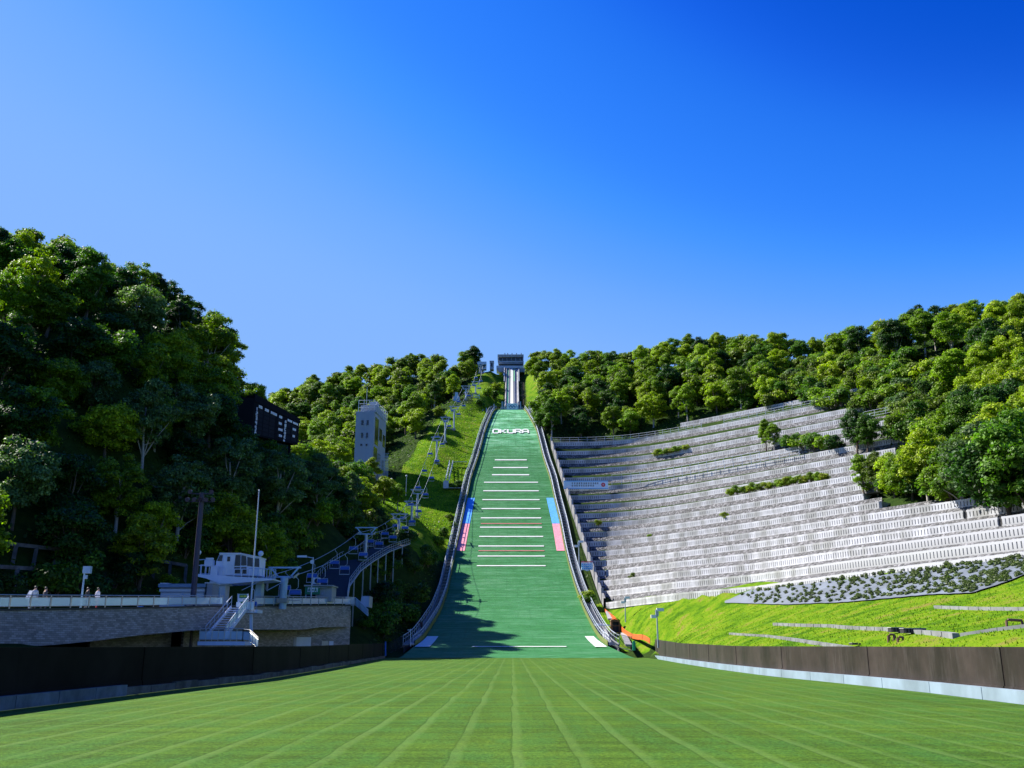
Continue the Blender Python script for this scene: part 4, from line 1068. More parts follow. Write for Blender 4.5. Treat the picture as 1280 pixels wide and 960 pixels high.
for (px, pb, ph, Y, hw, lab) in T:
    b_ = at(px, pb, Y); b_.z = min(b_.z, G(b_.x, b_.y) + .2) if Y > 110 else b_.z
    zt = at(px, ph, Y).z; k = Y / FPX * 1.02; w = hw * k
    root = thing('lift_pylon', lab, 'lift pylon', tuple(b_), 0, 'chair lift pylons up the hillside')
    hh = zt - b_.z; vh = max(1.0, hw * .62 * k) if Y < 290 else 1.1
    zl = hh - vh
    mt = lift_paint if Y < 160 else pale_steel
    part('pole', MB().tube([(0, 0, -.8), (0, 0, zl)], .24 if Y > 120 else .40, 10), pale_steel if Y > 120 else mt, root, world=False)
    part('foot', MB().box((0, 0, .1), (1.1, 1.1, .5)), concrete, root, world=False)
    part('top_beam', MB().beam((-w, 0, hh), (w, 0, hh), .15, .18), mt, root, world=False)
    part('lower_beam', MB().beam((-w * .78, 0, zl + .1), (w * .78, 0, zl + .1), .16, .18), mt, root, world=False)
    for s_ in (-1, 1):
        part('strut', MB().beam((s_ * w * .86, 0, hh), (s_ * w * .38, 0, zl + .1), .16), mt, root, world=False)
        sh_ = part('sheave_train', MB().beam((s_ * w * .72, -1.2, zl - .05), (s_ * w * .72, 1.2, zl + .55), .12, .18), grey_steel, root, world=False)
        for q in range(4):
            y_ = -1.0 + q * .66; z_ = zl + .02 + (y_ + 1) * .24
            part('sheave', MB().tube([(s_ * w * .72 - .05, y_, z_), (s_ * w * .72 + .05, y_, z_)], .16, 8), dark_steel, sh_, world=False)
    pyl.append((Vector((b_.x, Y, b_.z + zl + .32)), w * .72))
cab_l = thing('lift_cable', 'thin steel cable of the lift, left strand', 'cable', tuple(pyl[0][0])); cab_r = thing('lift_cable', 'thin steel cable of the lift, right strand', 'cable', tuple(pyl[0][0]))
def cable_pt(side, Y):
    Ys_ = [p[0].y for p in pyl]
    i = max(0, min(len(pyl) - 2, int(np.searchsorted(Ys_, Y)) - 1)); a, wa_ = pyl[i]; b_, wb_ = pyl[i + 1]
    t = (Y - a.y) / (b_.y - a.y); p = a.lerp(b_, t); p.x += side * (wa_ + (wb_ - wa_) * t); p.z -= 4 * .018 * (b_.y - a.y) * t * (1 - t) if 0 < t < 1 else 0; return p
for side, root in ((-1, cab_l), (1, cab_r)):
    part('strand', MB().tube([cable_pt(side, Y) for Y in np.arange(96, 338.5, 3)], .035, 4), grey_steel, root)
def chair():
    root = thing('lift_chair', '', 'lift chair', (0, 0, 0), 0, 'blue seats of the chair lift')
    part('hanger', MB().tube([(0, 0, 0), (0, 0, -.25), (.28, .05, -.5), (.30, .05, -1.35), (.05, .0, -1.6)], .035, 5), pale_steel, root, world=False)
    part('frame', MB().tube([(-.62, .1, -1.6), (.62, .1, -1.6), (.66, .05, -1.9), (.66, -.12, -2.75), (-.66, -.12, -2.75), (-.66, .05, -1.9), (-.62, .1, -1.6)], .035, 5), pale_steel, root, world=False)
    part('backrest', MB().box((0, .12, -1.83), (1.18, .07, .34)), blue_plastic, root, world=False)
    part('seat', MB().box((0, -.12, -2.08), (1.2, .48, .08)), blue_plastic, root, world=False)
    part('footrest', MB().beam((-.66, -.35, -2.72), (.66, -.35, -2.72), .05), pale_steel, root, world=False)
    return root
ch0 = chair(); index_children(ch0); first = True
landm = [(112, 'over the bridge deck'), (128, 'above the kiosk'), (144, 'over the lower part of the dark ramp'), (163, 'over the upper part of the dark ramp'), (188, 'just above the ramp head'), (216, 'over shaded grass near the paired pylons'), (236, 'over the shaded grass hollow'), (256, 'over the bright lower grass strip'), (272, 'over the bright middle grass strip'), (296, 'over the top of the grass strip'), (322, 'in the shade near the summit'), (345, 'just below the summit station')]
for side in (-1, 1):
    Y = 99.0 if side < 0 else 106.0
    idx = 0
    while Y < 336:
        p = cable_pt(side, Y); lm = next(t for q, t in landm if Y < q)
        nth = ''
        lab = 'blue lift chair on the %s cable %s' % ('left' if side < 0 else 'right', lm)
        if first: c = ch0; first = False; c.location = p; c['label'] = lab
        else: c = copy_tree(ch0, p, 0, lab)
        c.rotation_euler = (0, 0, random.uniform(-.12, .12)); c['_k'] = Y; del c['_k']
        CH_ = globals().setdefault('CHAIRS', []); CH_.append((lab, Y, c))
        Y += 12.0
# several chairs in one stretch are told apart by order
from collections import defaultdict
dd_ = defaultdict(list)
for lab, Y, c in CHAIRS: dd_[lab].append((Y, c))
for lab, lst in dd_.items():
    lst.sort(key=lambda q: q[0])
    names = {1: [''], 2: ['lower ', 'upper '], 3: ['lowest ', 'middle ', 'highest ']}[len(lst)]
    for (Y, c), nm in zip(lst, names): c['label'] = nm + lab

# ------------------------------------------------------------------ dark stepped ramp below the lift
rp_ = thing('stepped_ramp', 'dark matted stepped ramp climbing beneath the chair lift', 'ramp', tuple(at(430, 750, 126)))
L_ = [(380, 752, 119), (388, 735, 126), (404, 716, 135), (425, 700, 146), (450, 689, 158), (484, 679, 176)]
R_ = [(433, 750, 125.5), (436, 733, 131), (450, 714, 140), (466, 702, 149), (486, 690, 162), (512, 680, 180)]
def res(P, n):
    Q = [at(*p) for p in P]; L = [0]
    for a, b_ in zip(Q, Q[1:]): L.append(L[-1] + (b_ - a).length)
    return [Vector([np.interp(s, L, [p[i] for p in Q]) for i in range(3)]) for s in np.linspace(0, L[-1], n)]
LP, RP = res(L_, 61), res(R_, 61)
mt_ = material('ramp_mat', (.022, .020, .022), .85, var=.3)
rows = []
for i in range(60):
    z = (LP[i].z + RP[i].z) / 2; zn = (LP[i + 1].z + RP[i + 1].z) / 2
    part('step', MB().prism([LP[i], RP[i], RP[i + 1].lerp(RP[i], .0), LP[i + 1]], (0, 0, -.18)), mt_, rp_)
rr2 = thing('ramp_railing', 'grey railing on thin posts along the right edge of the dark ramp', 'railing', tuple(RP[0]))
for hh in (1.15, .75, .35, .05): part('rail', MB().tube([p + Vector((.1, 0, hh)) for p in RP], .035 if hh > .1 else .10, 5), grey_steel, rr2)
for i in range(0, 61, 2): part('post', MB().beam(RP[i] + Vector((.1, 0, 0)), RP[i] + Vector((.1, 0, 1.15)), .05), grey_steel, rr2)
for i in (10, 18, 24, 30, 37, 44, 52):
    p = RP[i] + Vector((.15, 0, 0)); part('support_post', MB().beam(p, (p.x, p.y, min(G(p.x, p.y), p.z - 2.5) - .3), .16), grey_steel, rr2)
lr = thing('ramp_railing', 'grey railing along the far left edge of the dark ramp', 'railing', tuple(LP[0]))
bar_rail(lr, LP[8:], 1.1, 1.6, grey_steel, .03)
fr3 = thing('white_panel_railing', 'white panelled railing dropping from the bridge end beside the ramp foot', 'railing', tuple(at(434, 757, 123)))
for (a, b_) in (((432, 746, 757, 124), (444, 747, 756, 125)), ((444, 747, 756, 125), (450, 752, 761, 124.5)), ((450, 752.5, 761, 124.5), (460, 762, 770, 123.5))):
    p0, p1, p2, p3 = at(a[0], a[2], a[3]), at(b_[0], b_[2], b_[3]), at(b_[0], b_[1], b_[3]), at(a[0], a[1], a[3])
    part('panel', MB().prism([p0.lerp(p3, .1), p1.lerp(p2, .1), p2.lerp(p1, .05), p3.lerp(p0, .05)], (0, .06, 0)), rail_glass if a[0] > 440 else pale_steel, fr3)
    part('frame', MB().beam(p3, p2, .07).beam(p0, p1, .07).beam(p0, p3, .07).beam(p1, p2, .07), pale_steel, fr3)
# concrete block footing
cb = thing('concrete_footing', 'concrete retaining block below the ramp railing', 'retaining block', tuple(at(456, 757, 126)))
part('block', MB().prism([at(450, 757, 126.5), at(461, 759, 126.5), at(462, 745, 127.5), at(452, 745, 127.5)], (0, 3, 0)), concrete, cb)

# ------------------------------------------------------------------ judges' tower
jt = thing('judges_tower', 'pale blue-grey judges tower with tall side windows and a railed roof', 'tower', (0, 0, 0))
YJ = 235.0
A_ = at(443.5, 600, YJ); zt = at(445, 514.3, YJ).z; Bx = at(466, 560, YJ).x; Ax = at(443.3, 560, YJ).x
jt.location = (Ax, YJ, A_.z - 2)
# side wall runs back to the right
far = at(481.5, 560, YJ + 13)
zb = at(440, 585.5, YJ).z; zb0 = at(445, 612, YJ).z
fz = lambda px, py: at(px, py, YJ).z
def jq(pts, dep, name, mt): return part(name, MB().prism(pts, dep), mt, jt)
sd_ = Vector((far.x - Bx, 13, 0)); sl_ = at(481.5, 528, YJ + 13).z
body = MB()
v0 = [(Ax, YJ, zb), (Bx, YJ, zb), (far.x, YJ + 13, zb), (Ax + sd_.x, YJ + 13, zb)]
v1 = [(Ax, YJ, zt), (Bx, YJ, zt), (far.x, YJ + 13, zt), (Ax + sd_.x, YJ + 13, zt)]
body.add(v0 + v1, [(0, 1, 5, 4), (1, 2, 6, 5), (2, 3, 7, 6), (3, 0, 4, 7), (4, 5, 6, 7), (3, 2, 1, 0)])
part('body', body, tower_panel, jt)
part('upper_storey', MB().prism([(Ax + .9, YJ + 1, zt), (Bx + .4, YJ + .6, zt), (far.x, YJ + 12.6, zt), (Ax + 1 + sd_.x, YJ + 12.6, zt)], (0, 0, 1.9)), tower_panel, jt)
b2 = [(Ax - .3, YJ - .3, zb0 - 3), (Bx + .3, YJ - .3, zb0 - 3), (far.x + .4, YJ + 13.2, zb0 - 3), (Ax + sd_.x, YJ + 13.2, zb0 - 3)]
part('concrete_base', MB().prism(b2, (0, 0, zb - zb0 + 3.0)), pale_concrete, jt)
part('base_ledge', MB().prism([(x + (-.15 if i in (0, 3) else .15), y - (.15 if i < 2 else -.15), zb - .15) for i, (x, y, z) in enumerate(b2)], (0, 0, .3)), concrete, jt)
def jw(px0, px1, py0, py1):   # window on the front wall
    a, b_ = at(px0, py1, YJ), at(px1, py0, YJ)
    w = part('window', MB().box(((a.x + b_.x) / 2, YJ - .03, (a.z + b_.z) / 2), (b_.x - a.x, .1, b_.z - a.z)), glass_dark, jt)
    part('frame', MB().box((a.x, YJ - .06, (a.z + b_.z) / 2), (.07, .1, b_.z - a.z)).box(((a.x + b_.x) / 2, YJ - .06, a.z), (b_.x - a.x, .12, .08)), grey_steel, w)
for (a, b_) in ((451.3, 454.6), (458, 461)): jw(a, b_, 525.2, 531.8)
for (a, b_) in ((451, 454.2), (457.2, 460.2)): jw(a, b_, 541, 547.6)
for (a, b_) in ((450.2, 453), (456.8, 459.6)): jw(a, b_, 554.8, 557.8)
part('panel_joint', MB().box((at(456, 550, YJ).x, YJ - .02, (zt + zb) / 2), (.08, .05, zt - zb)), grey_steel, jt)
def jside(f0, f1, z0, z1, name='side_window', mt=glass_dark, o=.05):
    a = Vector((Bx, YJ, 0)) + sd_ * f0; b_ = Vector((Bx, YJ, 0)) + sd_ * f1; nn = Vector((sd_.y, -sd_.x, 0)).normalized() * o
    return part(name, MB().prism([(a.x + nn.x, a.y, z0), (b_.x + nn.x, b_.y, z0), (b_.x + nn.x, b_.y, z1), (a.x + nn.x, a.y, z1)], (-.1, 0, 0)), mt, jt)
Hj = zt - zb
jside(.10, .38, zb + Hj * .45, zb + Hj * .93); jside(.46, .68, zb + Hj * .58, zb + Hj * .80); jside(.76, .95, zb + Hj * .52, zb + Hj * .74)
jside(.06, .34, zb + Hj * .20, zb + Hj * .40); jside(.42, .64, zb + Hj * .14, zb + Hj * .34); jside(.74, .92, zb + Hj * .08, zb + Hj * .28)
jside(.46, .68, zt + .3, zt + 1.5)
for f in (.42, .72): jside(f, f + .02, zb, zt, 'panel_joint', grey_steel, .03)
rl_ = [Vector((Ax + .5, YJ + .3, zt + .1)), Vector((Bx, YJ + .1, zt + .1)), Vector((far.x + .2, YJ + 12.9, zt + .1))]
for hh in (1.0, 2.0, 2.9):
    part('roof_rail', MB().tube([p + Vector((0, 0, hh)) for p in rl_], .07, 5), white_paint, jt)
for k in range(4): p = rl_[0].lerp(rl_[1], k / 3); part('roof_post', MB().beam(p, p + Vector((0, 0, 2.9)), .13), white_paint, jt)
for k in range(1, 8): p = rl_[1].lerp(rl_[2], k / 7); part('roof_post', MB().beam(p, p + Vector((0, 0, 2.9)), .13), white_paint, jt)
part('antenna', MB().tube([(Ax + 1.9, YJ + 4, zt + 1.8), (Ax + 1.9, YJ + 4, zt + 7.5)], .06, 5), pale_steel, jt)
part('roof_hut', MB().box((Ax + 3.9, YJ + 5, zt + 2.7), (2.0, 3, 1.6)), tower_panel, jt)
lb = thing('lattice_balcony', 'dark latticed balcony round the foot of the judges tower', 'balcony', (Ax, YJ - 1, zb - 3))
lat = MB()
for px in np.arange(434.5, 444, 1.3): lat.beam(at(px, 582, YJ - .6), at(px, 596, YJ - .6), .09)
for py in (576.5, 580, 584, 588, 592): lat.beam(at(434, py + 2, YJ - .6), at(444, py + 2, YJ - .6), .08)
for px in np.arange(473, 486, 1.3): lat.beam(at(px, 568, YJ + 4), at(px, 596, YJ + 4), .09)
for py in (567, 571, 575, 580, 585, 590): lat.beam(at(472.5, py, YJ + 4), at(486, py, YJ + 4), .08)
part('lattice', lat, pale_steel, lb)

# ------------------------------------------------------------------ scoreboard
sb = thing('scoreboard', 'big black scoreboard with small white captions among the dark trees', 'scoreboard', tuple(at(345, 560, 163)))
def sq(u, v):  # board coordinates: u 0..1 along the face, v 0..1 downwards
    p0 = at(319.3, 503, 160); p1 = at(374, 529.5, 172); p2 = at(316.5, 544, 160); p3 = at(374, 556, 172)
    p0.z = p0.z; A1 = p0.lerp(p1, u); A2 = Vector((p0.x, p0.y, p2.z)).lerp(Vector((p1.x, p1.y, p3.z)), u)
    return A1.lerp(A2, v)
bdn = (sq(1, 0) - sq(0, 0)); bdn.z = 0; bnr = Vector((bdn.y, -bdn.x, 0)).normalized()
def sp_(u0, v0, u1, v1, o, name, mt, th=.05, root=sb, **k):
    P_ = [sq(u0, v0), sq(u1, v0), sq(u1, v1), sq(u0, v1)]
    return part(name, MB().prism([p + bnr * o for p in P_], -bnr * th), mt, root, **k)
board_blk = material('board_black', (.006, .008, .012), .8, spec=.1); board_pan = material('board_panel', (.010, .013, .020), .7, spec=.15)
sp_(-.03, -.22, 1.0, 1.0, 0, 'cabinet', board_blk, 1.8)
sp_(-.03, -.24, 1.01, -.02, .12, 'hood', board_blk, .4)
part('side_fin', MB().prism([sq(-.03, -.1) - bnr * .1, sq(-.03, 1) - bnr * .1, sq(-.2, 1.02) - bnr * 2.4, sq(-.2, -.08) - bnr * 2.4], bnr * .15), board_blk, sb)
for (u0, u1, r0) in ((.06, .17, 0), (.19, .31, 0), (.32, .44, 0)):
    for k in range(6): sp_(u0, .15 + k * .135, u1, .15 + k * .135 + .115, .03, 'display_panel', board_pan)
for k in range(4): sp_(.50, .16 + k * .20, .60, .16 + k * .2 + .11, .03, 'display_panel', board_pan)
for (u0, u1) in ((.70, .80), (.82, .95)):
    for k in range(3): sp_(u0, .18 + k * .26, u1, .18 + k * .26 + .2, .03, 'display_panel', board_pan)
# captions: little kanji-like strokes in white
def caption(u, v, w, h, nchar, seed):
    rnd = random.Random(seed); m = MB(); cw = w / nchar
    for c_ in range(nchar):
        x0 = u + cw * c_ + cw * .08; x1 = x0 + cw * .84
        for k in range(3):
            vv = v + h * (.15 + .35 * k); a, b_ = sq(x0, vv), sq(x1, vv)
            m.beam(a + bnr * .08, b_ + bnr * .08, .05, .13)
        uu = x0 + (x1 - x0) * rnd.choice((.3, .5, .7)); m.beam(sq(uu, v) + bnr * .09, sq(uu, v + h) + bnr * .09, .13, .05)
        uu = x0 + (x1 - x0) * rnd.choice((.1, .9)); m.beam(sq(uu, v + h * .2) + bnr * .09, sq(uu, v + h) + bnr * .09, .1, .05)
    part('caption', m, white_print, sb)
capt = [(.065, .03, .08, .09, 2), (.20, .04, .09, .09, 2), (.33, .045, .14, .09, 3), (.52, .055, .07, .09, 2), (.52, .30, .07, .09, 2), (.52, .53, .10, .09, 3), (.54, .76, .07, .09, 2),
        (.715, .04, .11, .09, 3), (.845, .045, .12, .09, 3), (.845, .32, .08, .1, 2), (.85, .62, .06, .1, 1), (.645, .92, .04, .07, 1)]
for k, c_ in enumerate(capt): caption(*c_, k)
SEG = {'1': [((.5, 0), (.5, 1))], '2': [((0, 0), (1, 0)), ((1, 0), (1, .5)), ((1, .5), (0, .5)), ((0, .5), (0, 1)), ((0, 1), (1, 1))],
       '3': [((0, 0), (1, 0)), ((1, 0), (1, 1)), ((0, .5), (1, .5)), ((0, 1), (1, 1))], '4': [((0, 0), (0, .5)), ((0, .5), (1, .5)), ((1, 0), (1, 1))],
       '5': [((1, 0), (0, 0)), ((0, 0), (0, .5)), ((0, .5), (1, .5)), ((1, .5), (1, 1)), ((1, 1), (0, 1))], '6': [((1, 0), (0, 0)), ((0, 0), (0, 1)), ((0, .5), (1, .5)), ((1, .5), (1, 1)), ((1, 1), (0, 1))],
       'A': [((0, 1), (.5, 0)), ((.5, 0), (1, 1)), ((.25, .6), (.75, .6))], 'B': [((0, 0), (0, 1)), ((0, 0), (1, .1)), ((1, .1), (.9, .5)), ((0, .5), (1, .5)), ((1, .5), (1, 1)), ((1, 1), (0, 1))],
       'C': [((1, 0), (0, 0)), ((0, 0), (0, 1)), ((0, 1), (1, 1))], 'D': [((0, 0), (0, 1)), ((0, 0), (.8, .1)), ((.8, .1), (1, .5)), ((1, .5), (.8, .9)), ((.8, .9), (0, 1))],
       'E': [((1, 0), (0, 0)), ((0, 0), (0, 1)), ((0, .5), (.8, .5)), ((0, 1), (1, 1))]}
def glyph(ch, u, v, w, h):
    m = MB()
    for (a, b_) in SEG[ch]:
        p, q = sq(u + a[0] * w, v + a[1] * h) + bnr * .1, sq(u + b_[0] * w, v + b_[1] * h) + bnr * .1; m.beam(p, q, .15, .15)
    part('glyph', m, white_print, sb, label='white character %s on the scoreboard' % ch)
for k, ch in enumerate('123456'): glyph(ch, .022, .13 + k * .145, .022, .10)
for k, ch in enumerate('ABCDE'): glyph(ch, .66, .14 + k * .155, .024, .10)
for u in (.1, .5, .9): p = sq(u, 1) - bnr * .9; part('support_post', MB().beam(p, (p.x, p.y, G(p.x, p.y) - .5), .35), board_blk, sb)

# ------------------------------------------------------------------ beside the landing hill, left: metal stair on the grass, posts, hut, fence
ms = thing('metal_stair', 'steep caged metal stair standing in the bright grass beside the hill', 'stair', tuple(at(560, 612, 236)))
for dx in (0, 4.2):
    part('side_frame', MB().beam(at(557 + dx, 601, 237), at(562 + dx, 579, 249), .12).beam(at(557 + dx, 597, 237), at(562 + dx, 575.5, 249), .1), pale_steel, ms)
for k in range(11):
    f = k / 10; a = at(557, 601, 237).lerp(at(562, 579, 249), f); b_ = at(561.2, 601, 237).lerp(at(566.2, 579, 249), f)
    part('tread', MB().beam(a, b_, .3, .06), pale_steel, ms)
    if k % 2 == 0: part('upright', MB().beam(a, a + Vector((0, 0, .95)), .07).beam(b_, b_ + Vector((0, 0, .95)), .07), pale_steel, ms)
cg = at(557.5, 606, 235); part('cage', MB().box((cg.x, 235, cg.z), (1.3, 1.2, 1.9)), grey_steel, ms)
part('walkway', MB().beam(at(566, 577.5, 249.5), at(584, 577.5, 249.5), .8, .1), pale_steel, ms); part('walkway', MB().beam(at(558, 610, 235.5), at(578, 610, 235.5), .8, .1), pale_steel, ms)
for px, py, Y, lab in ((488.5, 604, 214, 'thin lamp pole with a round head above the bright bushes'), (507.3, 600, 214, 'thin grey pole in the shaded grass near the paired pylons')):
    b_ = at(px, py + 20, Y); root = thing('lamp_pole', lab, 'pole', tuple(b_)); tz = at(px, py - 5, Y).z
    part('pole', MB().tube([b_, (b_.x, b_.y, tz)], .07, 6), pale_steel, root); part('head', MB().ball((b_.x, b_.y, tz), .25, 8, 5), pale_steel, root)
def hut(px0, px1, pyt, pyb, Y, label, mt, dk, glow=False):
    a, b_ = at(px0, pyb, Y), at(px1, pyt, Y); w = b_.x - a.x; h = b_.z - a.z; cx = (a.x + b_.x) / 2
    root = thing('wooden_hut', label, 'hut', (cx, Y, a.z))
    prof = [(-w / 2, -h * .0), (w / 2, 0), (w / 2, h * .8), (w * .3, h * .95), (0, h), (-w * .3, h * .95), (-w / 2, h * .8)]
    part('back_wall', MB().prism([(x, 1.2, z) for x, z in prof], (0, .08, 0)), dk, root, world=False)
    for s_ in (-1, 1): part('side_wall', MB().box((s_ * (w / 2 - .05), .6, h * .42), (.1, 1.25, h * .84)), mt, root, world=False)
    part('roof', MB().grid([[(x * 1.12, -.15, z * 1.03 + .04) for x, z in prof[2:]], [(x * 1.12, 1.35, z * 1.03 + .04) for x, z in prof[2:]]]), mt, root, world=False)
    part('front_frame', MB().box((-w / 2 + .12, -.05, h * .4), (.22, .08, h * .8)).box((w / 2 - .12, -.05, h * .4), (.22, .08, h * .8)).box((0, -.05, h * .86), (w * .9, .08, h * .12)).box((0, -.05, h * .5), (w * .9, .06, .1)), mt, root, world=False)
    part('floor', MB().box((0, .6, .04), (w, 1.3, .1)), mt, root, world=False)
    return root
hut(764, 775, 773.5, 791, 148, 'small brown wooden hut with arched roof beside the orange net', wood, dark_steel)
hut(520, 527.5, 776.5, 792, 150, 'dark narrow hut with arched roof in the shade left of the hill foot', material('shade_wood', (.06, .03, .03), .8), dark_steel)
lf = thing('bar_fence', 'dark metal bar fence in the shade at the left foot of the hill', 'fence', tuple(at(500, 815, 122.5)))
def bar_fence(root, pts, h, mt, step=.35, r=.03):
    L = [0]
    for a, b_ in zip(pts, pts[1:]): L.append(L[-1] + (b_ - a).length)
    f = lambda s: Vector([np.interp(s, L, [p[i] for p in pts]) for i in range(3)])
    S_ = np.arange(0, L[-1], step)
    for hh in (h, .15): part('rail', MB().tube([f(s) + Vector((0, 0, hh)) for s in np.linspace(0, L[-1], 12)], r * 1.2, 5), mt, root)
    for s in S_: part('bar', MB().beam(f(s), f(s) + Vector((0, 0, h)), r * 1.3), mt, root)
bar_fence(lf, [atz(486, 818, .3) * 1.0, at(500, 811, 128), at(513, 807, 133)], 1.5, dark_steel, .7)
bp_ = thing('blue_post', 'bright blue post at the end of the dark wall', 'post', tuple(at(482, 820, 121))); part('post', MB().beam(at(482, 820, 121), at(482, 802, 121), .16), blue_plastic, bp_)
wp_ = thing('white_post', 'thin white post beside the left white board', 'post', tuple(at(513.3, 807, 131))); part('post', MB().beam(at(513.3, 808, 131), at(513.3, 786, 131), .09).beam(at(513.3, 787.5, 131), at(509.5, 787.5, 131), .09), white_paint, wp_)
for px0, px1, Y in ((513, 526, 134),):
    k_ = thing('concrete_apron', 'pale concrete apron beside the left foot of the hill', 'apron', tuple(at(514, 806, 133)))
    part('slab', MB().prism([at(513, 806, 133), at(518, 806, 134), at(527, 794, 141), at(523, 794, 141)], (0, 0, .15)), pale_concrete, k_)

# right foot of the hill
bf = thing('bar_fence', 'grey bar fence between the hill foot and the sunlit board wall', 'fence', tuple(at(767, 810, 128)))
bar_fence(bf, [at(766, 808, 131), at(778, 811.5, 126), at(790, 814.5, 120.5)], 1.75, dark_steel, .5)
gp = thing('green_post', 'green padded post at the end of the sunlit board wall', 'post', tuple(at(792.5, 813, 119.5))); part('pad', MB().beam(at(792.5, 813, 119.5), at(792.5, 801, 119.5), .3), material('green_pad', (.01, .32, .16), .5), gp)
ws_ = thing('white_steps', 'white concrete steps and slabs beside the right stairway foot', 'steps', tuple(at(762, 800, 140)))
for (q, mt_) in (([(749, 783, 152), (756, 783, 152), (764, 805, 136), (757, 805, 136)], pale_concrete), ([(757, 765, 163), (764, 768, 163), (768, 775, 158), (760, 775, 158)], pale_concrete), ([(776, 793, 146), (782, 793, 146), (790, 808, 128), (782, 808, 128)], pale_concrete)):
    part('slab', MB().prism([at(*p) for p in q], (0, 0, .25)), mt_, ws_)
for k in range(5): p = at(746 + k * .8, 783.5 + k * .2, 152 - k); part('tread', MB().box((p.x + .6, p.y, p.z + .3), (2.2, .5, .12)), white_paint, ws_)
for px, py, Y in ((746, 783.5, 151.5),): part('platform', MB().box((at(749, 783, Y).x, Y, at(749, 783, Y).z + .3), (1.9, .8, .2)), white_paint, ws_)

on = thing('orange_net_fence', 'orange plastic safety net running down beside the wooden hut', 'safety net', tuple(at(775, 790, 140)))
netp = [(755, 760, 765, 168), (760, 764, 769, 163), (764, 767, 772.5, 159), (769, 771, 778, 155), (775, 781, 787, 149), (782, 787.5, 794, 143), (790, 792, 798, 137), (797, 793, 801, 133), (803, 793, 803, 129), (808, 795, 804, 126), (812.5, 798, 805, 123)]
m = MB(); lo = []; hi = []
for i, (px, pt, pb, Y) in enumerate(netp):
    pb = min(pb, pt + 6.5); p = at(px, pb, Y); q = at(px, pt, Y)
    lo.append(p); hi.append(q)
m.grid([lo, [a.lerp(b_, .5) + Vector((.15 * (i % 2), .12 * ((i + 1) % 2), 0)) for i, (a, b_) in enumerate(zip(lo, hi))], hi]); m.grid([[p + Vector((0, .05, 0)) for p in hi], [p + Vector((0, .05, 0)) for p in lo]])
part('net', m, orange_net, on)
for i in range(0, len(lo), 2): part('stake', MB().beam(lo[i], hi[i] + Vector((0, 0, .1)), .06), dark_steel, on)

def cam_post(px, pyb, pyt, Y, label, w=1.0):
    b_ = at(px, pyb, Y); h = at(px, pyt, Y).z - b_.z; root = thing('lamp_post', label, 'lamp post', tuple(b_))
    part('pole', MB().tube([(0, 0, -.6), (0, 0, h)], .12 * w, 8, r2=.09 * w), pale_steel, root, world=False)
    part('lamp_box', MB().box((.45 * w, -.1, h + .15 * w), (.95 * w, .35, .42 * w)), white_paint, root, world=False)
    part('lamp_box', MB().box((-.5 * w, -.2, h - .75 * w), (.7 * w, .35, .42 * w)), white_paint, root, world=False)
    part('bracket', MB().box((0, -.05, h - .3 * w), (.4 * w, .3, .9 * w)), grey_steel, root, world=False)
    return root
cam_post(822.5, 803, 763.5, 112, 'grey post with two white lamp boxes behind the board wall', .85)
cam_post(782, 776, 748, 150, 'smaller grey lamp post standing higher in the grass by the terraces', .8)
cam_post(724, 712, 678, 190, 'grey lamp post at the left end of the terraces above the small banner', 1.0)
# banners
def banner(px0, px1, pyt, pyb, Y, label, rootname='banner'):
    a, b_ = at(px0, pyb, Y), at(px1, pyt, Y); root = thing(rootname, label, 'banner', ((a.x + b_.x) / 2, Y, a.z))
    return root, (a, b_)
bn, (a, b_) = banner(704.5, 760, 600.8, 611.2, 232, 'long pale blue banner hung across the shaded end of the terraces')
W_, Hh = b_.x - a.x, b_.z - a.z
def bb(root, a, x0, x1, z0, z1, o, name, mt): return part(name, MB().box((a.x + (x0 + x1) / 2, a.y - o, a.z + (z0 + z1) / 2), (x1 - x0, .04, z1 - z0)), mt, root)
bb(bn, a, 0, W_, 0, Hh, 0, 'cloth', banner_cloth)
bb(bn, a, 0, W_, Hh * .90, Hh, .04, 'upper_edge', blue_print); bb(bn, a, 0, W_, 0, Hh * .08, .04, 'lower_edge', blue_print)
part('mountain_print', MB().prism([(a.x + .2, a.y - .05, a.z + Hh * .1), (a.x + W_ * .2, a.y - .05, a.z + Hh * .1), (a.x + W_ * .11, a.y - .05, a.z + Hh * .45)], (0, .02, 0)), white_print, bn)
tx = MB(); rnd = random.Random(4)
for line, z0 in ((0, .56), (1, .28)):
    x = W_ * .18
    while x < W_ * (.80 if line == 0 else .68):
        cw = Hh * .22
        for k in range(3): tx.box((a.x + x + cw / 2, a.y - .06, a.z + Hh * (z0 + .04 + .075 * k)), (cw * rnd.uniform(.5, .95), .02, .07))
        tx.box((a.x + x + cw * rnd.choice((.25, .5, .75)), a.y - .06, a.z + Hh * (z0 + .12)), (.08, .02, Hh * .2)); x += cw * 1.25
part('black_text', tx, ink, bn, kind='stuff')
part('red_emblem', MB().tube([(a.x + W_ * .89, a.y - .08, a.z + Hh * .5), (a.x + W_ * .89, a.y - .04, a.z + Hh * .5)], Hh * .25, 16), red_print, bn)
part('emblem_mark', MB().box((a.x + W_ * .89, a.y - .1, a.z + Hh * .5), (Hh * .2, .02, .08)).box((a.x + W_ * .89, a.y - .1, a.z + Hh * .5), (.08, .02, Hh * .22)), white_print, bn)
b2_, (a, b_) = banner(726.5, 741, 702, 713, 186, 'small crumpled white banner with blue print at the foot of the terraces')
W_, Hh = b_.x - a.x, b_.z - a.z
part('cloth', MB().grid([[(a.x + W_ * u, a.y + .15 * math.sin(u * 14 + v * 5), a.z + Hh * v + .12 * math.sin(u * 9)) for u in np.linspace(0, 1, 13)] for v in (0, .35, .7, 1)]), banner_cloth, b2_)
bb(b2_, a, 0, W_, Hh * .93, Hh * 1.02, .2, 'red_edge', red_print)
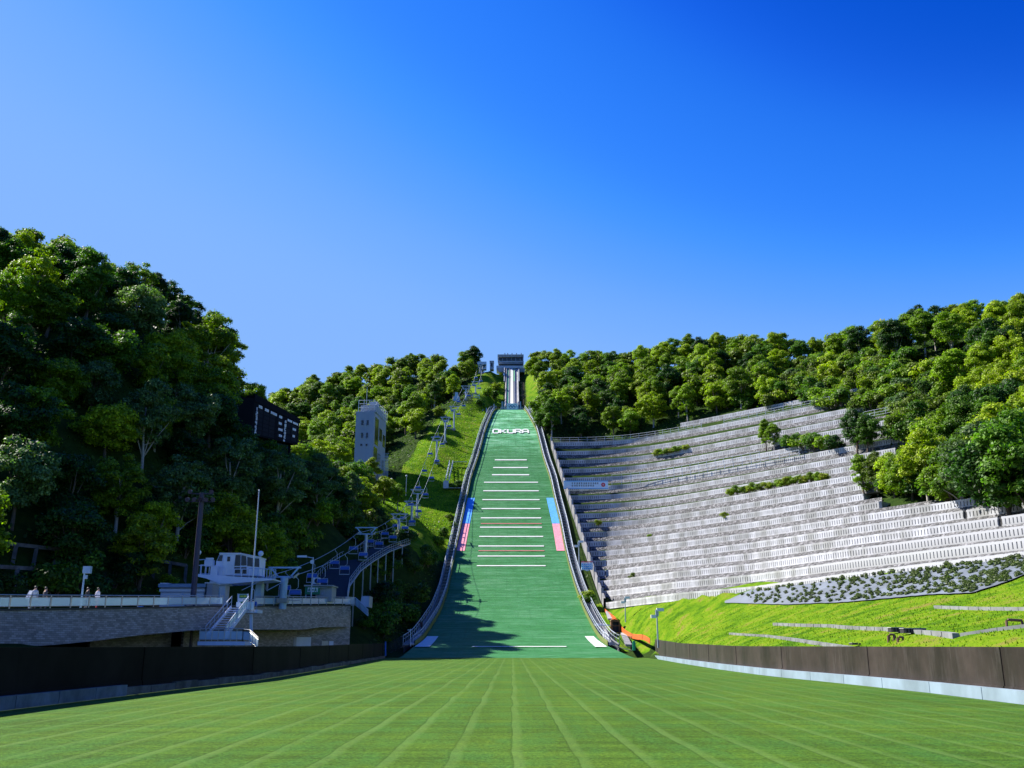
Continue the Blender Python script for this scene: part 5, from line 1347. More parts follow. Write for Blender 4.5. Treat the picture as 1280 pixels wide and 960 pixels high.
tx = MB()
for z0 in (.2, .42, .64):
    for k in range(5): tx.box((a.x + W_ * (.12 + .16 * k), a.y - .22, a.z + Hh * z0), (W_ * .1, .02, Hh * .1))
part('blue_text', tx, blue_print, b2_, kind='stuff')
# lamp mast right of the inrun, posts round the knoll
lm_ = thing('lamp_mast', 'brown mast carrying a column of dark floodlights right of the inrun', 'floodlight mast', tuple(at(654.5, 514, 309)))
part('pole', MB().tube([at(654.8, 518, 309), at(654.8, 478, 309)], .28, 8, r2=.2), bark_dark, lm_)
for k, (px, py) in enumerate(((652.3, 478), (653, 481.5), (652.6, 485), (653.2, 488), (653.6, 491), (655.4, 489), (652.4, 493.5), (654.6, 494.5), (656, 496), (653.5, 497.5))):
    p = at(px, py, 308.6); part('floodlight', MB().tube([p, p + Vector((-.1, -.7, -.35))], .25, 7, r2=.42), dark_steel, lm_)
for k, (px, pt, pb) in enumerate(((603.5, 512, 520), (608, 510, 517), (617.5, 505, 513), (661.5, 507, 514), (673, 520, 527))):
    r_ = thing('grey_post', ('thin grey post left of the curved top of the left walkway', 'thicker grey post near the top of the left walkway', 'dark grey post where the left walkway bends over', 'thin grey post where the right walkway bends over', 'thin grey post beside the upper right walkway')[k], 'post', tuple(at(px, pb, 296)))
    part('post', MB().beam(at(px, pb + 3, 296), at(px, pt, 296), .3), grey_steel, r_)
# summit station and steelwork
ss = thing('summit_station', 'small blue-grey summit lift station with pylons beside the start house', 'lift station', tuple(at(597, 468, 342)))
def sbx(root, px0, px1, pyt, pyb, Y, dep, name, mt):
    a, b_ = at(px0, pyb, Y), at(px1, pyt, Y); return part(name, MB().box(((a.x + b_.x) / 2, Y + dep / 2, (a.z + b_.z) / 2), (b_.x - a.x, dep, b_.z - a.z)), mt, root)
sbx(ss, 597, 608, 452, 455.5, 342, 3, 'canopy', lift_paint); sbx(ss, 603, 608, 455.5, 461.5, 343, 2, 'cabin', pale_steel); sbx(ss, 604, 606, 456.4, 459, 342.8, .2, 'window', glass_dark)
for px in (597.8, 601.6): sbx(ss, px, px + .7, 455.5, 466, 342.5, .4, 'leg', lift_paint)
h2 = thing('summit_hut', 'narrow grey hut between the summit lift station and the start house', 'hut', tuple(at(614, 463, 344)))
sbx(h2, 612.3, 617.2, 451.5, 461.6, 344, 3, 'wall', tower_panel); sbx(h2, 611.9, 617.5, 450.8, 451.8, 343.8, 3.4, 'roof', grey_steel); sbx(h2, 613.6, 615.6, 453.6, 458, 343.9, .2, 'window', glass_dark)
sw = thing('steel_tower', 'open steel service tower in the shade below the summit', 'steel tower', tuple(at(595, 515, 303)))
m = MB()
for px in (590.5, 599): m.beam(at(px, 518, 303), at(px, 492, 303), .16)
for py in (494, 501.5, 503, 511): m.beam(at(590.5, py, 303), at(599, py, 303), .14)
m.beam(at(590.5, 501, 303), at(599, 494, 303), .1).beam(at(590.5, 511, 303), at(599, 503, 303), .1)
part('frame', m, lift_paint, sw); sbx(sw, 592.5, 596.5, 496, 501, 303, 1.5, 'cabinet', pale_steel)
sw2 = thing('lift_drive_housing', 'rounded blue-grey drive housing in the shade left of the summit pylons', 'housing', tuple(at(570, 500, 301)))
part('housing', MB().prism([at(*p, 301) for p in ((566.5, 501), (574, 501), (574.5, 496), (572.5, 495), (572.5, 490.5), (569, 490), (568.5, 495), (567, 496))], (0, 2.5, 0)), lift_paint, sw2)
part('bracket', MB().beam(at(574, 499, 301), at(572.5, 504, 301), .2), grey_steel, sw2)

# ------------------------------------------------------------------ right slope: kerb walls, benches, planting
kerb_mat = material('kerb_concrete', (.20, .21, .22), .9, var=.2, scale=1.5, stain=.3)
def strip_wall(label, P, h, mt=kerb_mat, th=.3):
    pts = [gp_(p[0], p[1] + 2, 40, 130) for p in P]; root = thing('kerb_wall', label, 'retaining wall', tuple(pts[0]))
    n_ = max(1, len(pts) - 1)
    for a, b_ in zip(pts, pts[1:]):
        k = max(1, int((b_ - a).length / 1.6))
        for q in range(k):
            p0, p1 = a.lerp(b_, q / k + .004), a.lerp(b_, (q + 1) / k - .004); p0.z = G1(p0.x, p0.y); p1.z = G1(p1.x, p1.y); d = (p1 - p0).normalized(); nn = Vector((-d.y, d.x, 0)) * th
            if nn.y < 0: nn = -nn
            part('section', MB().prism([p0 + Vector((0, 0, -.9)), p1 + Vector((0, 0, -.9)), p1 + Vector((0, 0, h)), p0 + Vector((0, 0, h))], nn), mt, root)
    return root
strip_wall('lowest pale concrete kerb wall, running down into the top of the board wall', [(915, 790, 90), (960, 793, 78), (1000, 798, 68), (1040, 804, 60), (1080, 810, 54)], .09)
strip_wall('long middle concrete kerb wall crossing the grass behind the two dark benches', [(970, 778.5, 84), (1040, 781, 74), (1110, 785, 65), (1200, 794, 56), (1300, 801, 49)], .15)
strip_wall('upper short concrete kerb wall near the right edge of the photo', [(1173, 757, 70), (1230, 759, 64), (1300, 759.5, 58)], .12)
strip_wall('small white concrete kerb just behind the left end of the board wall', [(843, 806, 106), (858, 808.5, 100), (880, 812, 95)], .2)
for i, (px0, px1, pyt, pyb, Y, lab) in enumerate(((1115, 1130, 784, 790, 63, 'dark slatted bench on the kerb wall, smaller left one'), (1130.5, 1158, 785, 791.3, 60.5, 'long dark slatted bench on the kerb wall, right one'), (1066, 1073, 803.5, 806, 58, 'little dark block at the end of the lowest kerb wall'))):
    Y = gp_(px0, pyb + 1.5, 35, 130).y - 1.1; a, b_ = at(px0, pyb, Y), at(px1, pyt, Y); root = thing('slatted_bench', lab, 'bench', ((a.x + b_.x) / 2, Y, a.z)); w = b_.x - a.x; h = b_.z - a.z
    part('body', MB().box((0, .3, h * .45), (w, .5, h * .9)), ink, root, world=False)
    for k in range(max(3, int(w / .16))): part('slat', MB().box((-w / 2 + .08 + k * .16, .02, h * .45), (.09, .06, h * .86)), dark_steel, root, world=False)
    part('top', MB().box((0, .28, h * .95), (w + .04, .56, h * .12)), concrete, root, world=False)
def pipe_stand(pts, Y, lab):
    q_ = ground_hit(pts[0][0], min(pts[0][1], 803), 35, 130); Y = q_.y if q_ else Y
    P = [at(px, py, Y) for px, py in pts]; root = thing('pipe_rail', lab, 'pipe rail', tuple(P[0]))
    part('pipe', MB().tube(P, .055, 7), material('rust_brown', (.16, .08, .06), .6), root)
    part('pipe', MB().tube([p + Vector((.25, .5, 0)) for p in P], .055, 7), material('rust_brown', (.16, .08, .06), .6), root)
pipe_stand([(1110.5, 806, ), (1110, 795), (1112, 793), (1116, 793), (1117.5, 795), (1117, 806)], 55, 'rust brown bent pipe rail standing left of a pair in the grass')
pipe_stand([(1122.5, 808), (1122, 798), (1124, 796), (1127.5, 796.5), (1128.5, 798.5), (1128, 806)], 54, 'rust brown bent pipe rail, middle one beside the board wall top')
pipe_stand([(1125, 808), (1129, 804), (1133, 802.5), (1134, 801)], 53.5, 'rust brown pipe rail lying low at the board wall top')
pipe_stand([(1259, 787), (1258, 776), (1260, 774.5), (1277, 775.5), (1278, 778), (1278, 788)], 55, 'wide rust brown pipe rail near the right edge of the photo')

# weed mat with low shrubs
BED = [(905, 754), (945, 735.5), (1060, 722), (1172, 707), (1300, 690), (1300, 712), (1262, 728), (1215, 743), (1160, 745), (1060, 754), (985, 757)]
bed_v = []
bm_px = []
tops = []; bots = []
for px in np.linspace(906, 1299, 60):
    pt = np.interp(px, [905, 945, 1060, 1172, 1300], [753, 735.5, 722, 707, 690]); pb = np.interp(px, [905, 985, 1060, 1160, 1215, 1262, 1300], [754.5, 757, 754, 745, 743, 728, 712])
    colp = []
    for k in range(9):
        p = ground_hit(px, pb + (pt - pb) * k / 8)
        colp.append(Vector((p.x, p.y, G1(p.x, p.y) + .12)) if p else (colp[-1] if colp else None))
    if None not in colp: bots.append(colp)
matm = material('weed_mat_cloth', (.15, .175, .21), .7, var=.2, scale=.5, stain=.25, bump=.2, bscale=3)
wm = put('weed_mat', MB().grid(bots).mesh('weed_mat', matm, smooth=True)); tag(wm, 'grey weed control sheet under low shrubs', kind='structure')
# shrub tufts
def tuft(seed, n_=46):
    r_ = np.random.default_rng(seed); m = MB()
    for k in range(n_):
        th = r_.uniform(0, 2 * math.pi); ph = r_.uniform(.05, 1.2); rad = r_.uniform(.55, 1) * .42
        c_ = Vector((math.cos(th) * math.sin(ph) * rad, math.sin(th) * math.sin(ph) * rad, math.cos(ph) * rad * .8 + .02))
        s_ = r_.uniform(.05, .09); a_ = Vector(r_.normal(size=3)).normalized() * s_; b2 = Vector(r_.normal(size=3)).normalized() * s_
        m.add([c_ - a_, c_ + b2, c_ + a_, c_ - b2], [(0, 1, 2, 3)])
    m.ball((0, 0, .08), .26, 7, 4, .7)
    return m
tuft_mb = [tuft(100 + i) for i in range(4)]; tuft_me = [t.mesh('low_shrub', leaf_mat) for t in tuft_mb]
plants = []
for i in range(640):
    c_ = random.random(); px = 912 + 386 * math.sqrt(random.random()) if i % 2 else random.uniform(930, 1298); v = random.uniform(.03, .97)
    pt = np.interp(px, [905, 945, 1060, 1172, 1300], [753, 735.5, 722, 707, 690]); pb = np.interp(px, [905, 985, 1060, 1160, 1215, 1262, 1300], [754.5, 757, 754, 745, 743, 728, 712])
    p = ground_hit(px, pb + (pt - pb) * v)
    if p: plants.append((p.y, p.x, G1(p.x, p.y) + .12))
plants.sort()
stv = MB()
for i, (y, x, z) in enumerate(plants):
    s_ = random.uniform(.4, .95)
    if i < 300:
        o = bpy.data.objects.new('low_shrub', tuft_me[i % 4]); col.objects.link(o); o.location = (x, y, z); o.scale = (s_, s_, s_ * .9); o.rotation_euler = (0, 0, random.uniform(0, 6))
        k = random.uniform(.7, 1.2); o.color = (.07 * k, .10 * k, .03 * k, 1)
        side = 'near end' if y < plants[100][0] else ('middle' if y < plants[200][0] else 'far part')
        tag(o, 'low dark green shrub on the grey weed sheet, %s of the bed' % side, 'shrub', 'low shrubs planted in the weed sheet bed, %s' % side)
    else:
        t_ = tuft_mb[i % 4]; stv.add([(a_[0] * s_ + x, a_[1] * s_ + y, a_[2] * s_ + z) for a_ in t_.v], t_.f)
o = put('shrub_carpet', stv.mesh('shrub_carpet', leaf_mat)); o.color = (.07, .10, .03, 1); tag(o, 'far left end of the low shrub planting on the weed sheet', kind='stuff')

# guard rails among the trees, upper right
for (P, lab) in (([(1040, 452.5, 262), (1055, 447.5, 258), (1056, 452, 256)], 'short grey slatted guard rail among the trees high on the right hillside'), ([(1071, 450.5, 255), (1085, 449, 252), (1104, 446.5, 248)], 'thin white guard rail high on the right hillside above the bushes'),
                 ([(1083, 518, 215), (1110, 518.5, 205), (1142, 517.5, 195)], 'white guard rail behind the round dark bush at the top of the terraces')):
    pts = [at(*p) for p in P]; root = thing('guard_rail', lab, 'guard rail', tuple(pts[0])); bar_rail(root, pts, 1.1, 1.6, pale_steel, .07, (.25, .6))

# crib wall on the left behind the bridge
cw_ = thing('crib_wall', 'weathered concrete crib retaining wall half hidden by plants behind the bridge', 'retaining wall', tuple(at(40, 742, 86)))
crib_mat = material('mossy_concrete', (.10, .105, .11), .9, var=.4, scale=1.5, stain=.5)
def crib(px0, px1, pb0, pb1, h_, n_):
    B = [gp_(px0 + (px1 - px0) * k / n_, pb0 + (pb1 - pb0) * k / n_, 70, 140) for k in range(n_ + 1)]
    for b_ in B: part('pillar', MB().beam(b_ + Vector((0, -.3, -1)), b_ + Vector((-.4, .9, h_)), .34, .3), crib_mat, cw_)
    for a, b_ in zip(B, B[1:]): part('beam', MB().beam(a + Vector((-.4, .85, h_)), b_ + Vector((-.4, .85, h_)), .3, .35), crib_mat, cw_)
crib(-10, 94, 706, 716, 2.2, 4); crib(-10, 100, 738, 742, 2.2, 4); crib(192, 232, 722, 728, 2.0, 2)

# ------------------------------------------------------------------ people behind the glass railing
def person(px, py, Y, shirt, trousers, label, rz=0.0, step_=.12, bag=None):
    b_ = at(px, py, Y)
    vs = [(0, 0, .95), (0, 0, 1.12), (0, -.01, 1.32), (0, -.01, 1.46), (0, -.02, 1.56), (0, -.03, 1.66), (0, -.03, 1.74),
          (-.17, 0, 1.42), (-.22, .03, 1.14), (-.22, -.08, .90), (.17, 0, 1.42), (.22, .03, 1.14), (.22, -.10, .90),
          (-.09, 0, .90), (-.10, -step_, .48), (-.10, -step_ * .6, .08), (-.10, -step_ - .16, .03), (.09, 0, .90), (.10, step_ * .5, .48), (.10, step_ + .1, .08), (.10, step_ - .08, .03)]
    es = [(0, 1), (1, 2), (2, 3), (3, 4), (4, 5), (5, 6), (3, 7), (7, 8), (8, 9), (3, 10), (10, 11), (11, 12), (0, 13), (13, 14), (14, 15), (15, 16), (0, 17), (17, 18), (18, 19), (19, 20)]
    rad = [.15, .14, .16, .12, .055, .09, .075, .06, .045, .035, .06, .045, .035, .09, .065, .045, .04, .09, .065, .045, .04]
    for w_, sx in ((9, -1), (12, 1)):
        base_ = vs[w_]; pi = len(vs); vs.append((base_[0], base_[1] - .03, base_[2] - .07)); es.append((w_, pi)); rad.append(.03)
        for f in range(5):
            a_ = (f - 2) * .016; L1 = (.05, .075, .085, .078, .06)[f]
            if f == 0: q = (base_[0] + sx * -.03, base_[1] - .07, base_[2] - .08)
            else: q = (base_[0] + a_ * .6, base_[1] - .03 + a_, base_[2] - .07 - L1)
            vs.append(q); es.append((pi, len(vs) - 1)); rad.append(.009)
    me = bpy.data.meshes.new('body'); me.from_pydata(vs, es, []); root = thing('person', label, 'person', tuple(b_), rz)
    tmp = bpy.data.objects.new('tmp', me); col.objects.link(tmp)
    md = tmp.modifiers.new('s', 'SKIN')
    for v_, r_ in zip(me.skin_vertices[0].data, rad): v_.radius = (r_, r_)
    me.skin_vertices[0].data[0].use_root = True
    tmp.modifiers.new('u', 'SUBSURF').levels = 1
    dg = bpy.context.evaluated_depsgraph_get(); ev = bpy.data.meshes.new_from_object(tmp.evaluated_get(dg)); bpy.data.objects.remove(tmp)
    ev.materials.clear()
    for mt in (material('skin', (.55, .33, .24), .6), shirt, trousers, material('shoes', (.05, .05, .05), .6)): ev.materials.append(mt)
    for p in ev.polygons:
        z = p.center.z; ax = abs(p.center.x)
        p.material_index = 3 if z < .1 else (1 if (.93 < z < 1.49 and not (ax > .15 and z < 1.05)) else (2 if z <= .95 and not (ax > .19) else 0)); p.use_smooth = True
    put('body', ev, root)
    part('hair', MB().ball((0, .0, 1.72), .115, 10, 6, .95), material('hair_black', (.02, .018, .016), .6), root, world=False)
    part('face', MB().ball((-.035, -.125, 1.69), .012, 6, 4).ball((.035, -.125, 1.69), .012, 6, 4).box((0, -.13, 1.63), (.045, .01, .01)).box((0, -.14, 1.66), (.02, .03, .03)), ink, root, world=False)
    if bag:
        part('backpack', MB().box((0, .2, 1.25), (.3, .18, .42)), bag, root, world=False)
    return root
cs = lambda n_, c_: material('cloth_' + n_, c_, .8)
person(41, 763, 74, cs('grey', (.30, .36, .45)), cs('navy', (.03, .04, .07)), 'person in a grey top leaning towards the railing beside a slanted board', .4)
person(54, 763, 76.5, cs('dark', (.05, .05, .06)), cs('navy', (.03, .04, .07)), 'person in dark clothes walking behind the railing near the slanted board', 2.6)
person(107, 762.5, 79, cs('black', (.03, .03, .035)), cs('grey2', (.12, .12, .13)), 'person in black standing just right of the square lamp post', 1.5)
person(120, 762.5, 80.5, cs('white', (.70, .66, .72)), cs('red', (.30, .03, .04)), 'person in a white and red outfit walking behind the glass railing', 1.2)
sb2 = thing('display_board', 'slanted pale display board behind the left end of the glass railing', 'display board', tuple(at(36, 762, 75)))
part('panel', MB().prism([at(31, 748, 75.5), at(37, 738, 76), at(42, 738.5, 76), at(36, 749, 75.5)], (0, .06, 0)), pale_steel, sb2); part('leg', MB().beam(at(36, 763, 75.7), at(36, 745, 75.7), .08), grey_steel, sb2)
bc = thing('blue_crate', 'small blue crate on the deck behind the glass railing', 'crate', tuple(at(175.5, 761, 88)))
part('body', MB().box(at(175.5, 760, 88), (.4, .4, .3)), blue_plastic, bc); part('rim', MB().box(at(175.5, 758.2, 88), (.45, .45, .05)), blue_plastic, bc)

#@@TREES
# ------------------------------------------------------------------ trees
def crown_mesh(name, seed, rx, rz, nblob, nleaf, leaf, blob_r, cone=0.0, low=.35):
    """leaf faces clustered in clumps through an uneven crown; base of the crown at z=0 .. 2*rz"""
    r_ = np.random.default_rng(seed)
    cs_ = []
    while len(cs_) < nblob:
        p = r_.uniform(-1, 1, 3); d = np.linalg.norm(p)
        if d > 1 or d < .25: continue
        taper = 1 - cone * max(0, p[2])
        cs_.append([p[0] * rx * .82 * taper, p[1] * rx * .82 * taper, rz + p[2] * rz * .85])
    cs_ = np.array(cs_); br_s = r_.uniform(.65, 1.25, nblob) * blob_r
    w = br_s ** 2; w /= w.sum()
    k = r_.choice(nblob, nleaf, p=w)
    d = r_.normal(size=(nleaf, 3)); d /= np.linalg.norm(d, axis=1)[:, None]
    d[:, 2] = np.where(d[:, 2] < -.35, -d[:, 2] * .8, d[:, 2])
    rad = br_s[k] * (r_.uniform(.2, 1.0, nleaf) ** .35) * (1 + .18 * r_.normal(size=nleaf))
    c = cs_[k] + d * rad[:, None] * np.array([1, 1, .8])
    # leaf frame: roughly facing outward and up with scatter
    n_ = d * .9 + r_.normal(size=(nleaf, 3)) * .45 + np.array([0, 0, .4]); n_ /= np.linalg.norm(n_, axis=1)[:, None]
    a = np.cross(n_, r_.normal(size=(nleaf, 3))); a /= np.linalg.norm(a, axis=1)[:, None]; b_ = np.cross(n_, a)
    s_ = leaf * r_.uniform(.6, 1.4, nleaf)[:, None]
    V_ = np.stack([c - a * s_, c + b_ * s_ * .55 , c + a * s_, c - b_ * s_ * .55], 1).reshape(-1, 3)
    me = bpy.data.meshes.new(name); me.vertices.add(len(V_)); me.vertices.foreach_set('co', V_.ravel())
    me.loops.add(len(V_)); me.loops.foreach_set('vertex_index', np.arange(len(V_), dtype=np.int32))
    me.polygons.add(nleaf); me.polygons.foreach_set('loop_start', np.arange(0, len(V_), 4, dtype=np.int32)); me.polygons.foreach_set('loop_total', np.full(nleaf, 4, dtype=np.int32))
    me.update(calc_edges=True); me.materials.append(leaf_mat); return me, cs_
def trunk_mesh(name, seed, h, r0, blobs, mt):
    r_ = random.Random(seed); m = MB()
    lean = (r_.uniform(-.5, .5), r_.uniform(-.5, .5))
    pts = [(lean[0] * t * t + .12 * math.sin(t * 6 + seed), lean[1] * t * t, -1.2 + (h + 1.2) * t) for t in np.linspace(0, 1, 7)]
    m.tube(pts, r0, 7, r2=r0 * .3)
    idx = sorted(range(len(blobs)), key=lambda i: r_.random())[:7]
    for i in idx:
        b_ = blobs[i]; t = r_.uniform(.35, .8); k = pts[int(t * 6)]
        mid = (k[0] * .5 + b_[0] * .5 + r_.uniform(-.3, .3), k[1] * .5 + b_[1] * .5, k[2] * .45 + b_[2] * .55)
        m.tube([k, mid, tuple(b_)], r0 * .38, 5, r2=r0 * .1)
    return m.mesh(name, mt, smooth=True)
KINDS_ = []
specs = [
    (4.0, 4.2, 64, 15000, .17, .98, 1.0, bark_dark, .2), (4.6, 4.0, 76, 16000, .17, 1.0, .9, bark_dark, .1), (3.3, 5.0, 60, 14000, .155, .85, 1.4, bark_pale, .3),
    (4.1, 4.7, 56, 14000, .17, 1.05, 1.8, bark_pale, .2), (3.6, 3.5, 50, 12000, .16, .92, .6, bark_dark, .15), (3.0, 5.2, 56, 12000, .15, .8, .8, bark_dark, .5),
    (4.4, 4.4, 84, 16000, .155, .82, 1.3, bark_pale, .15), (3.8, 4.8, 44, 14000, .18, 1.15, 1.2, bark_dark, .3)]
for i, (rx, rz, nb_, nl_, lf_, brr, th, bk, cone) in enumerate(specs):
    cm, bl_ = crown_mesh('crown', 50 + i, rx, rz, nb_, nl_, lf_, brr, cone)
    bl2 = bl_ + np.array([0, 0, th]); tmsh = trunk_mesh('trunk', 60 + i, th + rz * 1.2, .26, bl2.tolist(), bk)
    KINDS_.append((cm, tmsh, th, rx, rz))
bush_me = [crown_mesh('crown', 80 + i, 1.7, 1.1, 12, 2600, .13, .75, 0)[0] for i in range(3)]
twig_me = []
for i in range(2):
    m = MB(); r_ = random.Random(i)
    for k in range(7): a_ = r_.uniform(0, 6.28); m.tube([(0, 0, -.4), (.4 * math.cos(a_), .4 * math.sin(a_), .6), (1.1 * math.cos(a_), 1.1 * math.sin(a_), 1.4)], .05, 4, r2=.015)
    twig_me.append(m.mesh('stem', bark_dark))
TONES = {'yellow-green': (.205, .265, .006), 'bright green': (.135, .210, .007), 'mid-green': (.062, .130, .009), 'dark green': (.022, .062, .009), 'grey-green': (.078, .135, .045), 'olive': (.095, .135, .012), 'golden-green': (.20, .235, .012)}
LANDMARKS = [('the scoreboard', 345, 525), ('the judges tower', 462, 550), ('the start house', 638, 450), ('the floodlight mast', 246, 620), ('the flagpole top', 320, 620), ('the summit lift station', 600, 460),
             ('the terrace top corner', 700, 555), ('the left frame edge', 0, 560), ('the right frame edge', 1280, 480), ('the high guard rail', 1050, 450), ('the lamp mast by the inrun', 655, 480), ('the OKURA lettering', 638, 540), ('the crib wall', 50, 690)]
used_labels = {}
tree_count = 0
def place_tree(x, y, sc, kind, tone, group, cat='tree', name='broadleaf_tree', label=None, bush=False, zoff=0.0):
    global tree_count
    z = G1(x, y) + zoff
    root = thing(name, '', cat, (x, y, z), random.uniform(0, 6.28), group)
    kb_ = random.uniform(.9, 1.35); kh_ = random.uniform(.93, 1.04); v = [TONES[tone][0] * kb_ * kh_, TONES[tone][1] * kb_, TONES[tone][2] * kb_]
    if bush:
        c = put('crown', bush_me[kind % 3], root); t_ = put('stem', twig_me[kind % 2], root); hgt = 1.2 * sc
    else:
        cm, tmsh, th, rx, rz = KINDS_[kind]
        c = put('crown', cm, root); c.location = (0, 0, th); t_ = put('trunk', tmsh, root); hgt = (th + rz) * sc
    c.color = (*v, 1)
    root.scale = (sc * random.uniform(.92, 1.1), sc * random.uniform(.92, 1.1), sc * random.uniform(.9, 1.1))
    P_ = proj((x, y, z + hgt))
    root['_px'] = P_[0]; root['_py'] = P_[1]; root['_tone'] = tone; root['_fix'] = label or ''
    TREES.append(root); tree_count += 1
    return root
TREES = []
SIL = {'L': [(-60, 262), (0, 276), (60, 288), (100, 303), (150, 322), (190, 330), (220, 350), (270, 380), (300, 402), (318, 440), (330, 485), (338, 520), (345, 538), (385, 553), (440, 578), (470, 608), (500, 650), (510, 690)],
       'M': [(330, 492), (345, 482), (365, 470), (400, 458), (440, 446), (500, 440), (560, 434), (598, 432), (604, 470)],
       'R': [(655, 440), (700, 436), (740, 433), (800, 432), (830, 420), (880, 415), (920, 411), (1000, 419), (1030, 418), (1060, 402), (1085, 394), (1110, 397), (1140, 380), (1200, 371), (1280, 367), (1400, 360)]}
def fits(x, y, hgt, sc, sil, wid):
    z = G1(x, y)
    for _ in range(12):
        a = proj((x, y, z + hgt * sc)); b_ = proj((x + wid * sc * .5, y, z + hgt * sc * .9)); c = proj((x - wid * sc * .5, y, z + hgt * sc * .9)); ok = True
        for q in (a, b_, c):
            if q[1] < np.interp(q[0], [p[0] for p in SIL[sil]], [p[1] for p in SIL[sil]]) - 3: ok = False
        if ok: return sc
        sc *= .93
    return None
CAND = []
def scatter(region, spacing, kinds, tones, group, sc=(.8, 1.15), box=(-200, 200, 60, 460), test=None, jitter=.42, sil=None, **kw):
    """trees on a jittered grid wherever the foot of the tree falls inside the photographed region"""
    x0, x1, y0, y1 = box; r_ = random.Random(hash(group) % 1000 if False else len(group) * 7 + int(spacing * 10)); y = y0; row = 0; out = 0
    while y < y1:
        x = x0 + (spacing / 2 if row % 2 else 0)
        while x < x1:
            px_, py_ = x + r_.uniform(-jitter, jitter) * spacing, y + r_.uniform(-jitter, jitter) * spacing
            z = G1(px_, py_); P_ = proj((px_, py_, z))
            if inpoly(P_[0], P_[1], region) and (test is None or test(px_, py_)):
                kd = r_.choice(kinds); s_ = r_.uniform(*sc); tn = r_.choice(tones)
                if sil:
                    s_ = fits(px_, py_, KINDS_[kd][2] + 2 * KINDS_[kd][4] + .5, s_, sil, KINDS_[kd][3])
                    if not s_ or s_ < .5: x += spacing; continue
                CAND.append((px_, py_, s_, kd, tn, group, kw)); out += 1
            x += spacing
        y += spacing * .87; row += 1
    return out
# left hill, near and mostly in its own shade
LEFTP = [(-60, 250), (60, 300), (200, 340), (320, 430), (350, 500), (440, 560), (500, 640), (505, 690), (470, 672), (430, 690), (380, 742), (240, 752), (120, 748), (-60, 752)]
def ok_left(x, y):
    P_ = proj((x, y, G1(x, y)))
    if y > 214: return False
    if y > 192 and x > -40: return False
    if x > -24 and y > 130: return False
    top = proj((x, y, G1(x, y) + 8))
    if y < 172 and 296 < P_[0] < 388 and P_[1] > 500 and top[1] < 562: return False      # sight line to the scoreboard
    if x > -46 and y < 86: return False
    # keep clear of the ramp and lift line
    if 115 < y < 195 and x > np.interp(y, [115, 126, 146, 176, 195], [-30, -28.5, -31, -26.5, -25]): return False
    if y < 116 and x > -37: return False
    return True
n1 = scatter(LEFTP, 6.4, [0, 1, 2, 3, 4, 6, 7], ['mid-green', 'bright green', 'dark green', 'yellow-green', 'grey-green', 'bright green'], 'trees on the shaded left hillside', (.75, 1.15), (-125, -18, 78, 215), ok_left, sil='L')
n2 = scatter([(330, 470), (420, 440), (600, 425), (604, 470), (600, 500), (556, 512), (530, 560), (500, 600), (492, 640), (470, 640), (430, 620), (380, 560), (330, 540)], 7.0, [0, 1, 2, 4, 6, 7], ['yellow-green', 'bright green', 'mid-green', 'olive', 'yellow-green'],
             'trees on the middle hill behind the judges tower', (.8, 1.1), (-125, -10, 216, 395), lambda x, y: not (-44 < x < -24 and 224 < y < 252) and not (y < 300 and x > -28) and not (x > -47 and y < 268) and G1(x, y) > 20 and not (x > -19 and y < 330) and not (y < 236 and 436 < proj((x, y, G1(x, y)))[0] < 492), sil='M')
def ok_right(x, y):
    P_ = proj((x, y, G1(x, y)))
    if x < 9 and y < 300: return False
    if abs(x) < 8 and y < 362: return False
    return True
RIGHTP = [(655, 420), (760, 420), (900, 400), (1060, 400), (1120, 370), (1290, 350), (1500, 350), (1500, 640), (1300, 632), (1225, 630), (1215, 585), (1150, 560), (1150, 512), (1060, 511), (905, 515), (870, 524), (830, 543), (780, 550), (694, 551), (684, 545), (664, 512), (655, 500)]
n3 = scatter(RIGHTP, 6.6, [0, 1, 2, 3, 4, 6, 7], ['yellow-green', 'bright green', 'mid-green', 'bright green', 'dark green', 'yellow-green'], 'trees of the right hillside forest', (.85, 1.15), (6, 135, 80, 380),
             lambda x, y: ok_right(x, y) and not (980 < proj((x, y, G1(x, y)))[0] < 1190 and 455 < proj((x, y, G1(x, y)))[1]), sil='R')
# keep the trees one can see, nearest first; a coarse cover map tells which
cov = np.zeros((260, 360), bool); CAND.sort(key=lambda q: q[1]); vis = []
gyy, gxx = np.mgrid[0:260, 0:360]
for q in CAND:
    x, y, s_, kd = q[:4]; z = G1(x, y); c_ = proj((x, y, z + (KINDS_[kd][2] + KINDS_[kd][4]) * s_)); rad = KINDS_[kd][3] * s_ * FPX / y
    rz_ = KINDS_[kd][4] * s_ * FPX / y
    # hidden by a ridge?
    zt = z + (KINDS_[kd][2] + 2 * KINDS_[kd][4]) * s_; hid = False
    for f in np.linspace(.35, .97, 26):
        if G1(x * f, y * f) + 1.0 > EYE + (zt - EYE) * f and abs(x * f) > 14: hid = True; break
    if hid or c_[0] < -45 or c_[0] > 1325: continue
    m_ = (((gxx * 4 - 60 - c_[0]) / rad) ** 2 + ((gyy * 4 - c_[1]) / rz_) ** 2) < .85
    tot = m_.sum(); new = (m_ & ~cov).sum()
    if new < max(2, .06 * tot): continue
    cov |= m_; vis.append((new, q))
vis.sort(key=lambda v: -v[0])
for new, q in vis[:275]: place_tree(*q[:6], **q[6])
far_mesh = [crown_mesh('crown', 90 + i, 4.0, 4.2, 26, 2600, .38, 1.5, .2)[0] for i in range(3)]
FV = [[], [], []]
